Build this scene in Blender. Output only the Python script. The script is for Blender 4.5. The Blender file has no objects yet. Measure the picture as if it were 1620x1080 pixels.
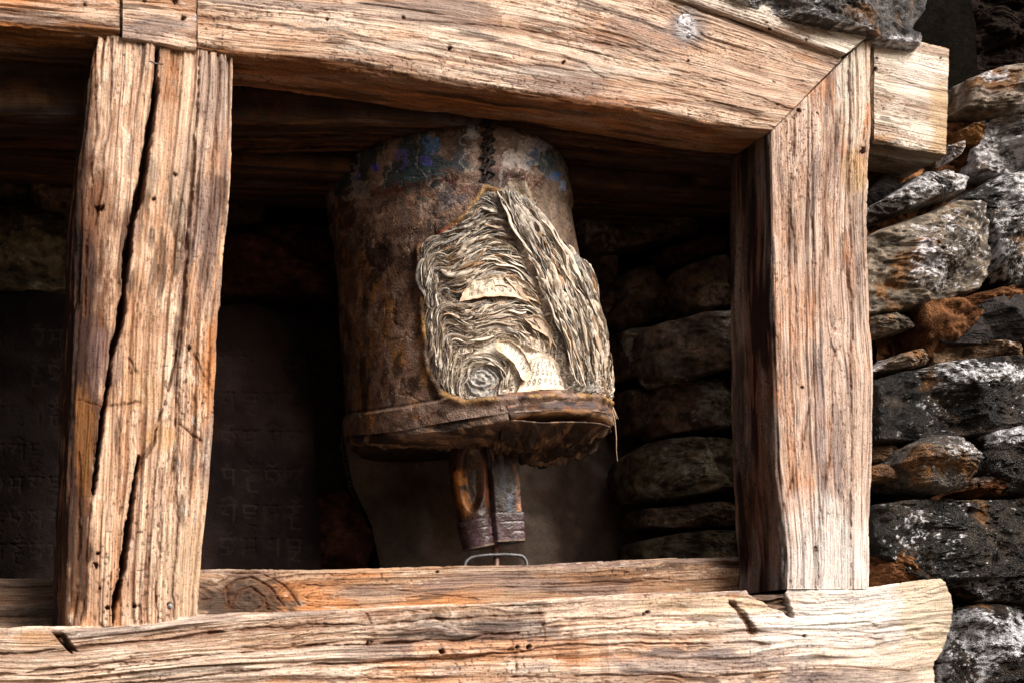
import bpy, math, random
import numpy as np
from mathutils import Vector, Matrix

random.seed(3); RNG = np.random.RandomState(11)
S = bpy.context.scene
COL = S.collection

# ------------------------------------------------------------------ camera
YAW, PIT = math.radians(25), math.radians(17)
FPX, DIST, ZC = 1800.0, 1.7, 2.2
cy, sy, cp, sp = math.cos(YAW), math.sin(YAW), math.cos(PIT), math.sin(PIT)
FWD = np.array([sy*cp, cy*cp, sp]); RGT = np.array([cy, -sy, 0.0]); UPV = np.cross(RGT, FWD)
CAM = np.array([0, 0, ZC]) - FWD*DIST
cam = bpy.data.cameras.new('camera'); co = bpy.data.objects.new('camera', cam); COL.objects.link(co)
cam.sensor_width = 36; cam.lens = FPX*36/1620; cam.clip_start = 0.05; cam.clip_end = 200
m = Matrix(((RGT[0], UPV[0], -FWD[0]), (RGT[1], UPV[1], -FWD[1]), (RGT[2], UPV[2], -FWD[2])))
co.matrix_world = Matrix.Translation(Vector(CAM)) @ m.to_4x4()
S.camera = co
# ------------------------------------------------------------------ light
SUN_TO = Vector((0.55, -0.92, 0.92)).normalized()
w = bpy.data.worlds.new('World'); S.world = w; w.use_nodes = True
nt = w.node_tree; nt.nodes.clear()
bg = nt.nodes.new('ShaderNodeBackground'); out = nt.nodes.new('ShaderNodeOutputWorld'); sky = nt.nodes.new('ShaderNodeTexSky')
sky.sky_type = 'NISHITA'; sky.sun_disc = False
sky.sun_elevation = math.asin(SUN_TO.z); sky.sun_rotation = math.atan2(SUN_TO.x, SUN_TO.y)
sky.dust_density = 7.0; sky.ozone_density = 0.4; sky.air_density = 1.0
bg.inputs['Strength'].default_value = 0.06
nt.links.new(sky.outputs[0], bg.inputs[0]); nt.links.new(bg.outputs[0], out.inputs[0])
sl = bpy.data.lights.new('sun', 'SUN'); sl.energy = 4.0; sl.angle = math.radians(34); sl.color = (1, 0.95, 0.90)
so = bpy.data.objects.new('sun', sl); COL.objects.link(so); so.rotation_euler = SUN_TO.to_track_quat('Z', 'Y').to_euler()
so.location = (2, -4, 5)
S.view_settings.view_transform = 'Standard'; S.view_settings.look = 'None'
S.view_settings.exposure = 1.0; S.view_settings.gamma = 1

# ------------------------------------------------------------------ maths helpers
def P(px, py, Y=0.0):
    """world point where the line of sight through photo position (px,py) meets the vertical plane y=Y"""
    d = FWD*FPX + RGT*(px-810) - UPV*(py-540)
    return CAM + d*((Y-CAM[1])/d[1])
def proj(V):
    D = V-CAM; z = D@FWD
    return 810+FPX*(D@RGT)/z, 540-FPX*(D@UPV)/z
def _h(ix, iy, iz, seed):
    h = (ix.astype(np.int64)*374761393 + iy.astype(np.int64)*668265263 + iz.astype(np.int64)*2147483647//7 + seed*974711) & 0xffffffff
    h = ((h ^ (h >> 13))*1274126177) & 0xffffffff
    h = ((h ^ (h >> 16))*2246822519) & 0xffffffff
    h ^= h >> 15
    return (h & 0xffffff)/float(0xffffff)*2-1
def n2(x, y, seed=0):
    """smooth value noise in -1..1"""
    x = np.asarray(x, float); y = np.asarray(y, float); x, y = np.broadcast_arrays(x, y)
    ix = np.floor(x); iy = np.floor(y); fx = x-ix; fy = y-iy
    fx = fx*fx*fx*(fx*(fx*6-15)+10); fy = fy*fy*fy*(fy*(fy*6-15)+10)
    z = np.zeros_like(ix)
    a = _h(ix, iy, z, seed); b = _h(ix+1, iy, z, seed); c = _h(ix, iy+1, z, seed); d = _h(ix+1, iy+1, z, seed)
    return (a+(b-a)*fx)*(1-fy) + (c+(d-c)*fx)*fy
def n3(x, y, z, seed=0):
    x, y, z = np.broadcast_arrays(np.asarray(x, float), np.asarray(y, float), np.asarray(z, float))
    iz = np.floor(z); fz = z-iz; fz = fz*fz*(3-2*fz)
    ix = np.floor(x); iy = np.floor(y); fx = x-ix; fy = y-iy
    fx = fx*fx*(3-2*fx); fy = fy*fy*(3-2*fy)
    r = []
    for k in (0, 1):
        q = iz+k
        a = _h(ix, iy, q, seed); b = _h(ix+1, iy, q, seed); c = _h(ix, iy+1, q, seed); d = _h(ix+1, iy+1, q, seed)
        r.append((a+(b-a)*fx)*(1-fy) + (c+(d-c)*fx)*fy)
    return r[0]*(1-fz)+r[1]*fz
def fb(x, y, seed=0, o=4, g=0.5):
    s = 0; a = 1; t = 0
    for i in range(o):
        s = s+a*n2(x*2**i+i*7.3, y*2**i-i*3.1, seed+i*13); t += a; a *= g
    return s/t*1.5
def fb3(x, y, z, seed=0, o=4, g=0.5):
    s = 0; a = 1; t = 0
    for i in range(o):
        s = s+a*n3(x*2**i+i*7.3, y*2**i-i*3.1, z*2**i+i*5.7, seed+i*13); t += a; a *= g
    return s/t*1.5
def ss(a, b, x):
    t = np.clip((x-a)/(b-a), 0, 1); return t*t*(3-2*t)
def mixc(c, d, t):
    t = np.clip(t, 0, 1)[..., None]; return c*(1-t)+np.array(d)*t
def segd(px, py, pts):
    """distance to a polyline and position along it 0..1"""
    best = np.full(px.shape, 1e9); tt = np.zeros(px.shape); n = len(pts)-1
    for i in range(n):
        ax, ay = pts[i][:2]; bx, by = pts[i+1][:2]; dx, dy = bx-ax, by-ay
        t = np.clip(((px-ax)*dx+(py-ay)*dy)/(dx*dx+dy*dy+1e-12), 0, 1)
        d = np.hypot(px-ax-t*dx, py-ay-t*dy); k = d < best
        best = np.where(k, d, best); tt = np.where(k, (i+t)/n, tt)
    return best, tt
def inpoly(px, py, poly):
    ins = np.zeros(px.shape, bool); n = len(poly)
    for i in range(n):
        x0, y0 = poly[i]; x1, y1 = poly[(i+1) % n]
        c = ((y0 > py) != (y1 > py)) & (px < (x1-x0)*(py-y0)/((y1-y0) if y1 != y0 else 1e-12)+x0)
        ins ^= c
    return ins
def sdpoly(px, py, poly):
    d, _ = segd(px, py, list(poly)+[poly[0]])
    return np.where(inpoly(px, py, poly), -d, d)
def resample(pts, n):
    p = np.array(pts, float); d = np.r_[0, np.cumsum(np.linalg.norm(np.diff(p, axis=0), axis=1))]
    t = np.linspace(0, d[-1], n); r = np.stack([np.interp(t, d, p[:, i]) for i in range(p.shape[1])], 1)
    k = max(1, n//(len(pts)*3))                                    # soften the corners of a traced line
    if k > 1 and len(pts) > 2:
        q = np.pad(r, ((k, k), (0, 0)), mode='reflect', reflect_type='odd'); ker = np.ones(2*k+1)/(2*k+1)
        r2 = np.stack([np.convolve(q[:, i], ker, 'valid') for i in range(p.shape[1])], 1); r = r2
    return r

# ------------------------------------------------------------------ object helpers
def tag(o, label=None, cat=None, group=None, kind=None):
    if label: o['label'] = label
    if cat: o['category'] = cat
    if group: o['group'] = group
    if kind: o['kind'] = kind
    return o
def empty(name, loc, label, cat, group=None):
    o = bpy.data.objects.new(name, None); COL.objects.link(o); o.location = Vector(loc); o.empty_display_size = 0.05
    return tag(o, label, cat, group)
def mesh(name, V, F, mat, parent=None, col=None, uv=None, smooth=True):
    """F: (n,4) or (n,3) array, or list of such arrays"""
    V = np.asarray(V, float)
    Fs = F if isinstance(F, list) else [F]
    me = bpy.data.meshes.new(name)
    me.vertices.add(len(V))
    if parent is not None: V = V-np.array(parent.matrix_world.translation if parent.parent else parent.location)
    me.vertices.foreach_set('co', V.astype(np.float32).ravel())
    loops = np.concatenate([np.asarray(f).ravel() for f in Fs]).astype(np.int32)
    tot = np.concatenate([np.full(len(f), np.asarray(f).shape[1]) for f in Fs]).astype(np.int32)
    st = np.r_[0, np.cumsum(tot)[:-1]].astype(np.int32)
    me.loops.add(len(loops)); me.loops.foreach_set('vertex_index', loops)
    me.polygons.add(len(tot)); me.polygons.foreach_set('loop_start', st); me.polygons.foreach_set('loop_total', tot)
    me.polygons.foreach_set('use_smooth', np.full(len(tot), smooth))
    if col is not None:
        c = np.ones((len(V), 4), np.float32); c[:, :col.shape[1]] = col
        a = me.color_attributes.new('Col', 'FLOAT_COLOR', 'POINT'); a.data.foreach_set('color', np.clip(c, 0, 1).ravel())
    if uv is not None:
        u = me.uv_layers.new(name='UVMap'); u.data.foreach_set('uv', np.asarray(uv, np.float32)[loops].ravel())
    me.update(); me.validate()
    me.materials.append(mat)
    o = bpy.data.objects.new(name, me); COL.objects.link(o)
    if parent is not None: o.parent = parent
    return o
def gridfaces(nu, nv, off=0, wrap=False):
    i = np.arange(nu-1)[:, None]; j = np.arange(nv if wrap else nv-1)[None, :]; j2 = (j+1) % nv
    f = np.stack([i*nv+j, i*nv+j2, (i+1)*nv+j2, (i+1)*nv+j], -1).reshape(-1, 4)
    return f+off
def cent(o, V):
    pass

# ------------------------------------------------------------------ materials (base colour attribute x fine procedural grain)
def mat_attr(name, fu, fv, amp=0.35, bump=0.0006, rough=0.0, spec=0.5, fine=900, speck=0.0, space='uv'):
    m = bpy.data.materials.new(name); m.use_nodes = True; t = m.node_tree; N = t.nodes; L = t.links
    b = N['Principled BSDF']; at = N.new('ShaderNodeAttribute'); at.attribute_name = 'Col'
    if space == 'uv':
        tc = N.new('ShaderNodeUVMap'); vec = tc.outputs[0]
    else:
        tc = N.new('ShaderNodeTexCoord'); vec = tc.outputs['Object']
    mp = N.new('ShaderNodeMapping'); mp.inputs['Scale'].default_value = (fu, fv, fu); L.new(vec, mp.inputs[0])
    n1 = N.new('ShaderNodeTexNoise'); n1.inputs['Scale'].default_value = 1; n1.inputs['Detail'].default_value = 6; n1.inputs['Roughness'].default_value = 0.65
    L.new(mp.outputs[0], n1.inputs['Vector'])
    n2_ = N.new('ShaderNodeTexNoise'); n2_.inputs['Scale'].default_value = fine; n2_.inputs['Detail'].default_value = 3
    L.new(vec, n2_.inputs['Vector'])
    r = N.new('ShaderNodeMapRange'); r.inputs['From Min'].default_value = 0.3; r.inputs['From Max'].default_value = 0.7
    r.inputs['To Min'].default_value = 1-amp; r.inputs['To Max'].default_value = 1+amp*0.7; L.new(n1.outputs['Fac'], r.inputs[0])
    r2 = N.new('ShaderNodeMapRange'); r2.inputs['From Min'].default_value = 0.3; r2.inputs['From Max'].default_value = 0.7
    r2.inputs['To Min'].default_value = 1-amp*0.5; r2.inputs['To Max'].default_value = 1+amp*0.4; L.new(n2_.outputs['Fac'], r2.inputs[0])
    mu = N.new('ShaderNodeMath'); mu.operation = 'MULTIPLY'; L.new(r.outputs[0], mu.inputs[0]); L.new(r2.outputs[0], mu.inputs[1])
    vm = N.new('ShaderNodeVectorMath'); vm.operation = 'SCALE'; L.new(at.outputs['Color'], vm.inputs[0]); L.new(mu.outputs[0], vm.inputs['Scale'])
    L.new(vm.outputs[0], b.inputs['Base Color'])
    n4 = N.new('ShaderNodeTexNoise'); n4.inputs['Scale'].default_value = 330; n4.inputs['Detail'].default_value = 2; L.new(vec, n4.inputs['Vector'])
    r4 = N.new('ShaderNodeMapRange'); r4.inputs['From Min'].default_value = 0.56; r4.inputs['From Max'].default_value = 0.66; r4.inputs['To Min'].default_value = 1.0; r4.inputs['To Max'].default_value = 1-speck; L.new(n4.outputs['Fac'], r4.inputs[0])
    mu4 = N.new('ShaderNodeMath'); mu4.operation = 'MULTIPLY'; L.new(mu.outputs[0], mu4.inputs[0]); L.new(r4.outputs[0], mu4.inputs[1]); L.new(mu4.outputs[0], vm.inputs['Scale'])
    rr = N.new('ShaderNodeMath'); rr.operation = 'MULTIPLY_ADD'; L.new(n2_.outputs['Fac'], rr.inputs[0]); rr.inputs[1].default_value = 0.3
    ra = N.new('ShaderNodeMath'); ra.operation = 'SUBTRACT'; L.new(at.outputs['Alpha'], ra.inputs[0]); ra.inputs[1].default_value = 0.15
    L.new(ra.outputs[0], rr.inputs[2]); L.new(rr.outputs[0], b.inputs['Roughness'])
    ad = N.new('ShaderNodeMath'); ad.operation = 'ADD'; L.new(n1.outputs['Fac'], ad.inputs[0]); L.new(n2_.outputs['Fac'], ad.inputs[1])
    bp = N.new('ShaderNodeBump'); bp.inputs['Strength'].default_value = 1; bp.inputs['Distance'].default_value = bump
    L.new(ad.outputs[0], bp.inputs['Height']); L.new(bp.outputs[0], b.inputs['Normal'])
    b.inputs['Specular IOR Level'].default_value = spec
    return m
M_WOOD = mat_attr('weathered_wood', 22, 420, 0.40, 0.0022, spec=0.12, fine=900, speck=.45)
M_STONE = mat_attr('stone', 60, 60, 0.75, 0.005, spec=0.10, fine=460, space='obj')
M_GLOSS = mat_attr('wet_stone', 70, 70, 0.95, 0.008, spec=0.22, fine=420, space='obj')
M_LACQ = mat_attr('dark_lacquer', 60, 60, 0.5, 0.0008, spec=0.55, fine=300, space='obj')
M_CLAY = mat_attr('clay', 70, 70, 0.5, 0.004, spec=0.0, fine=300, space='obj')
M_SLATE = mat_attr('slate', 30, 30, 0.3, 0.0018, spec=0.0, fine=400, space='obj')
M_HIDE = mat_attr('old_hide', 60, 40, 0.5, 0.0022, spec=0.2, fine=380, speck=.35, space='obj')
M_PAPER = mat_attr('old_paper', 60, 60, 0.22, 0.0007, spec=0.2, fine=800, space='obj')
M_METAL = mat_attr('dull_metal', 60, 60, 0.4, 0.001, spec=0.8, fine=500, space='obj')

# ------------------------------------------------------------------ wood
PALE = np.array([.69, .495, .375]); TAN = np.array([.50, .265, .135]); WHITE = np.array([.74, .66, .56])
BROWN = np.array([.125, .044, .017]); ORANGE = np.array([.50, .19, .055]); GREY = np.array([.17, .13, .125]); DARK = np.array([.018, .011, .008])
def wood(L, s, px, py, c):
    """relief (metres) and colour of a weathered hewn beam; L along grain, s round the section"""
    sd = c.get('seed', 1)
    for k_ in ('pale', 'tan'):
        if k_ in c: c[k_] = np.array(c[k_])
    g = s.copy()
    kn = np.zeros_like(s)
    for (kL, ks, R) in c.get('_knots', []):
        ds = g-ks; dL = L-kL
        e = R*np.exp(-(dL/(R*c.get('kl', 3.2)))**2)
        sg = np.where(ds >= 0, 1, -1); g2 = ks+sg*np.sqrt(ds*ds+e*e)
        fall = np.exp(-(ds/(R*5))**2); g = g*(1-fall)+g2*fall
        rr = np.hypot(dL, ds*1.15)
        kn = np.maximum(kn, 1-ss(R*0.75, R*1.1, rr))
        g = np.where(rr < R, ks+R*1.4+rr*0.55, g)
    wv = c.get('wave', 0.01)
    g = g + wv*fb(L*1.3, s*4, sd+1, 3) + wv*0.25*fb(L*7, s*25, sd+2, 3)
    rf = c.get('ring', 62)                                       # rings per metre
    a = n2(L*0.9, g*rf, sd+3); b = n2(L*2.2+5, g*rf*2.7, sd+4); d = n2(L*7, g*rf*7, sd+5); e2 = n2(L*16, g*rf*17, sd+6)
    per = c.get('per', 30)
    ph = g*per+.55*fb(g*per*.35, L*1.1, sd+50, 3)+.10*fb(g*per*2, L*9, sd+51, 2)
    wd_ = .5+.5*n2(np.floor(ph+.5)*1.7, L*1.6, sd+52)              # every band has its own strength, fading along the beam
    val = np.maximum(ss(.35, .95, np.cos(6.283*ph))*(.35+.65*wd_), ss(.25, .85, a)*.6); val2 = ss(.45, 1, np.cos(6.283*(ph*2.37+.2*a)))*(.5+.5*n2(np.floor(ph*2.37)*1.3, L*2.5, sd+53))
    depth = c.get('depth', 0.0045)*(0.55+0.45*fb(L*1.7, s*9, sd+7, 3))
    h = -depth*val - depth*0.45*val2 - 0.0009*d - 0.0006*e2
    h = h + c.get('hew', 0.003)*fb(L*4, s*11, sd+8, 3)
    # fine checks along the grain
    ck = ss(0.80, 0.93, n2(L*3.2, g*rf*2.9, sd+9))*ss(-.1, .5, n2(L*2, s*8, sd+10)+.3)
    h = h-0.003*ck
    # cross cuts / chips
    cc = ss(0.62, 0.85, n2(L*42, s*13, sd+11))*ss(.35, .8, fb(L*4, s*6, sd+12, 2)+.1)*c.get('chips', 1)*.45
    h = h-0.0012*cc
    # flaked patches: whole slivers missing
    fl = ss(0.34, 0.40, fb(L*7, g*45, sd+40, 3))*c.get('flake', 1)
    h = h-0.0016*fl
    cr_ = ss(.2, .8, -np.cos(6.283*ph)*.6+.5*d)
    # colour
    col = np.empty(s.shape+(3,)); col[:] = c.get('pale', PALE)
    col = mixc(col, c.get('tan', TAN), ss(-.25, .95, fb(L*2.2, g*30, sd+13, 4))*c.get('tanamt', 0.75))
    col = mixc(col, c.get('pale', PALE)*1.12, ss(0.1, .6, -a)*.55)
    col = mixc(col, c.get('pale', PALE)*1.15, cr_*.35)
    col = mixc(col, TAN*.62, val*.55); col = mixc(col, BROWN, val*.5*ss(-.2, .4, fb(L*3, g*per*1.2, sd+54, 3))); col = mixc(col, BROWN*1.8, val2*.42)
    mot = fb(L*24, g*55, sd+55, 5, .65); col = mixc(col, BROWN*1.8, ss(.16, .5, mot)*.24*c.get('mottle', 1)); col = mixc(col, c.get('pale', PALE)*1.15, ss(.1, .5, -mot)*.4)
    h = h-.0007*ss(.1, .5, mot)
    col = mixc(col, TAN*.8, fl*.35)
    col = mixc(col, BROWN*1.4, ss(.35, .85, d)*.38)
    col = mixc(col, ORANGE*1.1, ss(.15, .65, fb(L*4, s*14, sd+14, 4)+c.get('orange', 0))*.62)
    col = mixc(col, GREY, ss(.22, .6, fb(L*5, g*30, sd+15, 4)+c.get('grey', 0))*.6)
    col = mixc(col, DARK*3, ss(.36, .62, fb(L*9, g*60, sd+16, 4)+c.get('dark', -.05))*.7)
    sp_ = ss(.55, .75, n2(L*260, s*260, sd+17))*ss(0, .5, fb(L*8, s*12, sd+18, 2)+.15)
    col = mixc(col, BROWN*.5, sp_*.75); h = h-.0005*sp_
    wf = ss(.35, .7, fb(L*60, g*260, sd+19, 4, .7))*ss(-.1, .5, fb(L*5, s*20, sd+41, 2)+.1)*c.get('flecks', 1); col = mixc(col, WHITE, wf*.5)
    pit = ss(.35, .6, n2(L*170, g*640, sd+42)+.35*n2(L*60, g*900, sd+43))*ss(-.35, .35, fb(L*6, g*40, sd+44, 3))
    h = h-.0008*pit; col = mixc(col, BROWN*.8, pit*.55)
    lines = ss(.45, .75, n2(L*5, g*rf*11, sd+45)); col = mixc(col, BROWN*1.2, lines*.38*ss(-.4, .3, fb(L*3, g*rf*1.5, sd+46, 2)))
    col = mixc(col, BROWN*.3, ck*.85); col = mixc(col, BROWN, cc*.5)
    if kn.max() > 0:
        rgn = kn
        col = mixc(col, np.array([.13, .085, .06]), rgn*.6*(0.6+0.4*n2(L*300, s*300, sd+20)))
        h = h+rgn*0.002*n2(L*160, s*160, sd+21)+rgn*.0015
    rough = 0.62+0.15*n2(L*9, s*20, sd+22)
    # pigment patches given by place
    for (cxp, cyp, rx, ry, colr, amt) in c.get('blobs', []):
        q = np.hypot((px-cxp)/rx, (py-cyp)/ry)+0.22*fb(px*.02, py*.02, sd+30, 4)+.30*fb(L*40, s*90, sd+int(cxp), 4, .6)
        keep = 1-0.45*np.maximum(np.maximum(val, ck), lines) if sum(colr) > .5 else 1-.25*val
        col = mixc(col, np.array(colr), (1-(ss(.65, 1.15, q) if sum(colr) < 2 else ss(.15, 1.5, q)))*amt*keep)
    for (poly, dp, colr) in c.get('notches', []):
        q = sdpoly(px+2*n2(px*.08, py*.08, sd+60), py+2*n2(px*.08, py*.08, sd+61), poly); k = 1-ss(-2.5, 1.5, q)
        h = h-k*dp*(.75+.25*n2(px*.05+py*.2, py*.06, sd+62)); col = mixc(col, colr, k*.9); col = mixc(col, TAN*.6, k*ss(.3, .7, n2((px+py)*.05, (px-py)*.35, sd+63))*.5)
    # worm holes
    for (cxp, cyp, rr) in c.get('holes', []):
        q = np.hypot((px-cxp), (py-cyp))/(rr*.8)+.55*n2(px*.22, py*.22, sd+31)+.3*n2(px*.5, py*.5, sd+39)
        k = 1-ss(.6, 1.0, q); h = h-k*.009; col = mixc(col, DARK, k*.9); col = mixc(col, BROWN, (1-ss(.8, 2.0, q))*.45)
    # cracks: polyline, half width in photo px, depth m
    for (pts, wd, dp) in c.get('cracks', []):
        d_, t_ = segd(px+3.2*n2(py*.022+px*.01, px*.012, sd+32)+1.0*n2(py*.15, px*.15, sd+34), py+3*n2(px*.022, py*.022, sd+33)+.8*n2(px*.12, py*.12, sd+37), pts)
        wl = wd*(1-.75*np.abs(2*t_-1)**3)*(0.72+.42*n2(px*.035, py*.035, sd+35)+.2*n2(px*.16, py*.16, sd+36)) if wd > 3 else wd*(.7+.9*n2(px*.03, py*.03, sd+35)+.3*n2(px*.14, py*.14, sd+36))
        wl = np.maximum(wl, 0); k = (1-ss(wl*.55, wl*1.15+.7, d_))*ss(0, .5, wl); h = h-k*dp*(1 if wd > 3 else .55)
        col = mixc(col, DARK*1.5 if wd > 3 else BROWN*.45, k*(.93 if wd > 3 else .62*(.55+.45*n2(px*.06, py*.06, sd+38)))); col = mixc(col, BROWN, (1-ss(wl, wl+7, d_))*.35)
    return h, col, rough

def beam(name, A, B, D, parent, cfg, Y=0.0, du=0.0016, dv=0.0011, r=0.006, mat=None, end=None, Yend=None, drop=0, side_n=None, label=None, yfn=None):
    A3 = np.array([P(x, y, Y) for x, y in A]); B3 = np.array([P(x, y, Y) for x, y in B])
    ln = max(np.linalg.norm(A3[-1]-A3[0]), np.linalg.norm(B3[-1]-B3[0])); nu = int(ln/du)+2
    A3 = resample(A3, nu); B3 = resample(B3, nu)
    Wm = np.mean(np.linalg.norm(B3-A3, axis=1))
    nF = int(Wm/dv)+2; nS = side_n or int(D/0.0016)+2; nR = 7
    ca, cw, bb, na, nb, per = [], [], [], [], [], []
    def add(a0, w0, b0, nx, ny, s0): ca.append(a0); cw.append(w0); bb.append(b0); na.append(nx); nb.append(ny); per.append(s0)
    for t in np.linspace(1, 0, nS): add(0, 0, r+(D-r)*t, -1, 0, -(D-r)*t)
    for k in range(1, nR):
        q = k/nR*math.pi/2; add(r-r*math.cos(q), 0, r-r*math.sin(q), -math.cos(q), -math.sin(q), r*q)
    for t in np.linspace(0, 1, nF): add(r*(1-2*t), t, 0, 0, -1, r*1.57+(Wm-2*r)*t)
    for k in range(1, nR):
        q = k/nR*math.pi/2; add(-r+r*math.sin(q), 1, r-r*math.cos(q), math.sin(q), -math.cos(q), Wm-r*.43+r*q)
    for t in np.linspace(0, 1, nS): add(0, 1, r+(D-r)*t, 1, 0, Wm+r*1.14+(D-r)*t)
    ca, cw, bb, na, nb, per = map(np.array, (ca, cw, bb, na, nb, per)); nv = len(ca)
    X = B3-A3; W = np.linalg.norm(X, axis=1); X = X/W[:, None]
    a = ca[None]+cw[None]*W[:, None]
    ax = (A3[-1]+B3[-1]-A3[0]-B3[0]); ax /= np.linalg.norm(ax)
    V = A3[:, None]+a[..., None]*X[:, None]
    V[..., 1] += bb[None]
    if end is not None:
        u = np.linspace(0, 1, nu)[:, None]; vv = np.clip(a/W[:, None], 0, 1)
        V = V+(end(u, vv))[..., None]*ax
    px, py = proj(V)
    mid = (A3[0]+B3[0])/2
    L = (V-mid)@ax
    s = np.broadcast_to(per[None], L.shape)
    if 'knots' in cfg:
        kk = []
        for (kx, ky, R) in cfg['knots']:
            q = np.argmin(((px-kx)**2+(py-ky)**2)+1e6*(np.abs(nb[None])<.9)); kk.append((L.ravel()[q], s.ravel()[q], R))
        cfg['_knots'] = kk
    h, col, rough = wood(L, s, px, py, cfg)
    if 'side' in cfg: # tint on the faces across the depth; paints the posts' unlit sides dark
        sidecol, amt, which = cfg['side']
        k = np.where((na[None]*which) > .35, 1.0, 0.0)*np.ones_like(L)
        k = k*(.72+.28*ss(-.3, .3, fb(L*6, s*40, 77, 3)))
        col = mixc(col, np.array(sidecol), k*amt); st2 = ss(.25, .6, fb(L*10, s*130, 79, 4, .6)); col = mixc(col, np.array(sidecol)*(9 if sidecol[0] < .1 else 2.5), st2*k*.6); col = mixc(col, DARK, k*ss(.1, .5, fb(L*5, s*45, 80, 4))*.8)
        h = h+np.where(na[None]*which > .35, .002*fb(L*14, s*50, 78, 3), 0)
    edge = ss(0.0, r*1.5, np.minimum(a, W[:, None]-a)+bb[None])
    chip = np.maximum(0, fb(L*9, np.sign(na)[None]*3+L*0, 55+cfg.get('seed', 1), 4)-.1)*.006*(np.abs(na)*np.abs(nb) > .05)[None]
    h = h-chip
    V = V+h[..., None]*(na[None, :, None]*X[:, None]+np.array([0, 1, 0])[None, None]*nb[None, :, None])
    col4 = np.concatenate([col, rough[..., None]], -1).reshape(-1, 4)
    uv = np.stack([L, s], -1).reshape(-1, 2)
    V = V.reshape(-1, 3); n0 = len(V)
    F = [gridfaces(nu, nv)]
    # back face and end caps
    i = np.arange(nu-1); F.append(np.stack([i*nv+nv-1, i*nv, (i+1)*nv, (i+1)*nv+nv-1], -1))
    Vx = []; Cx = []; Ux = []
    for row, sgn in ((0, -1), (nu-1, 1)):
        ring = np.arange(nv)+row*nv; c0 = V[ring].mean(0); base = n0+sum(len(v) for v in Vx)
        prev = ring
        for q in range(1, 9):
            f_ = 1-q/8
            pts = c0+(V[ring]-c0)*f_ + ax*sgn*0.003*math.sin(q/8*1.57)
            pts = pts+(ax*sgn)[None]*(.0015*fb(pts[:, 0]*90+pts[:, 1]*60, pts[:, 2]*90, 5, 2))[:, None]
            Vx.append(pts); cc = col4[ring].copy(); cc[:, :3] = cc[:, :3]*(0.75+.25*np.sin(f_*40))[..., None] if False else cc[:, :3]*.9
            Cx.append(cc); Ux.append(np.stack([pts[:, 0], pts[:, 2]], -1))
            cur = np.arange(nv)+base+(q-1)*nv
            f = np.stack([prev, np.roll(prev, -1), np.roll(cur, -1), cur], -1)
            F.append(f if sgn < 0 else f[:, ::-1]); prev = cur
    V = np.vstack([V]+Vx); col4 = np.vstack([col4]+Cx); uv = np.vstack([uv]+Ux)
    o = mesh(name, V, F, mat or M_WOOD, parent, col4, uv)
    if label: o['label'] = label
    return o

# ================================================================== the timber window frame
FR = empty('window_frame', P(700, 1000, .06), 'weathered timber window frame with grooved pale posts, lintel and sill around the prayer wheel', 'frame')
WH = (.78, .70, .60)
beam('lintel', [(313, -130), (700, -115), (900, -58), (1090, 4), (1338, 88)],
     [(313, 79), (375, 88), (540, 103), (700, 132), (870, 157), (1030, 180), (1150, 203), (1219, 208)], .10, FR,
     dict(seed=101, per=14, mottle=.8, ring=44, depth=.0028, wave=.012, hew=.004, grey=-.02, orange=0.03, dark=-.12, pale=(.74, .565, .44),
          knots=[(1088, 42, .018)], kl=2.0,
          side=((.22, .085, .030), .9, 1), holes=[(1225, 130, 3), (1229, 167, 3), (712, 76, 5), (640, 26, 3), (893, 97, 4), (1090, 96, 3), (430, 40, 3), (520, 28, 3)],
          cracks=[([(560, 22), (760, 40), (960, 66), (1020, 80)], .9, .003), ([(1060, 118), (1110, 122), (1230, 165), (1262, 175)], .9, .003),
                  ([(600, 60), (800, 98), (1000, 120), (1200, 182)], 1.0, .002), ([(380, 30), (520, 50), (700, 92)], .8, .002),
                  ([(540, 118), (700, 145), (900, 172), (1150, 214)], 1.0, .003), ([(340, 62), (540, 70), (720, 108), (980, 146)], .8, .002)],
          blobs=[(1180, 100, 200, 90, (.55, .38, .28), .5), (1010, 60, 90, 30, (.23, .18, .17), .5), (1088, 42, 30, 36, (.20, .17, .17), .85), (1088, 42, 16, 20, (.52, .50, .52), .8), (700, 20, 120, 26, (.36, .27, .22), .4),
                 (460, 110, 160, 12, (.30, .11, .035), .75), (800, 165, 260, 16, (.28, .10, .035), .7), (640, 75, 120, 12, WH, .6), (480, 35, 120, 14, WH, .4), (870, 112, 200, 9, WH, .5)]),
     r=.012, label='broad lintel beam with a silvery knot')
beam('rail', [(-120, -110), (190, -90)], [(-120, 22), (0, 40), (130, 53), (190, 59)], .10, FR,
     dict(seed=140, per=26, ring=50, depth=.003, orange=.1, side=((.20, .075, .02), .8, 1), holes=[(134, 5, 5)],
          cracks=[([(-60, 8), (60, 22), (188, 45)], .9, .003), ([(-60, 25), (60, 32), (188, 52)], .8, .002)],
          blobs=[(0, 48, 200, 14, (.35, .14, .04), .8)]), r=.01, label='left stretch of lintel rail above the left opening')
beam('joint_block', [(194, -90), (311, -90)], [(194, 60), (250, 68), (311, 79)], .10, FR,
     dict(seed=150, per=26, ring=50, depth=.002, holes=[(276, 4, 5), (290, 29, 4.5), (228, 2, 3)],
          blobs=[(250, 40, 60, 12, (.18, .14, .13), .7), (309, 28, 5, 8, (.5, .47, .5), .8)],
          cracks=[([(200, 24), (260, 28), (311, 40)], .7, .002)]), r=.005, Y=-.002, label='short block between two seams of the lintel')
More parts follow.
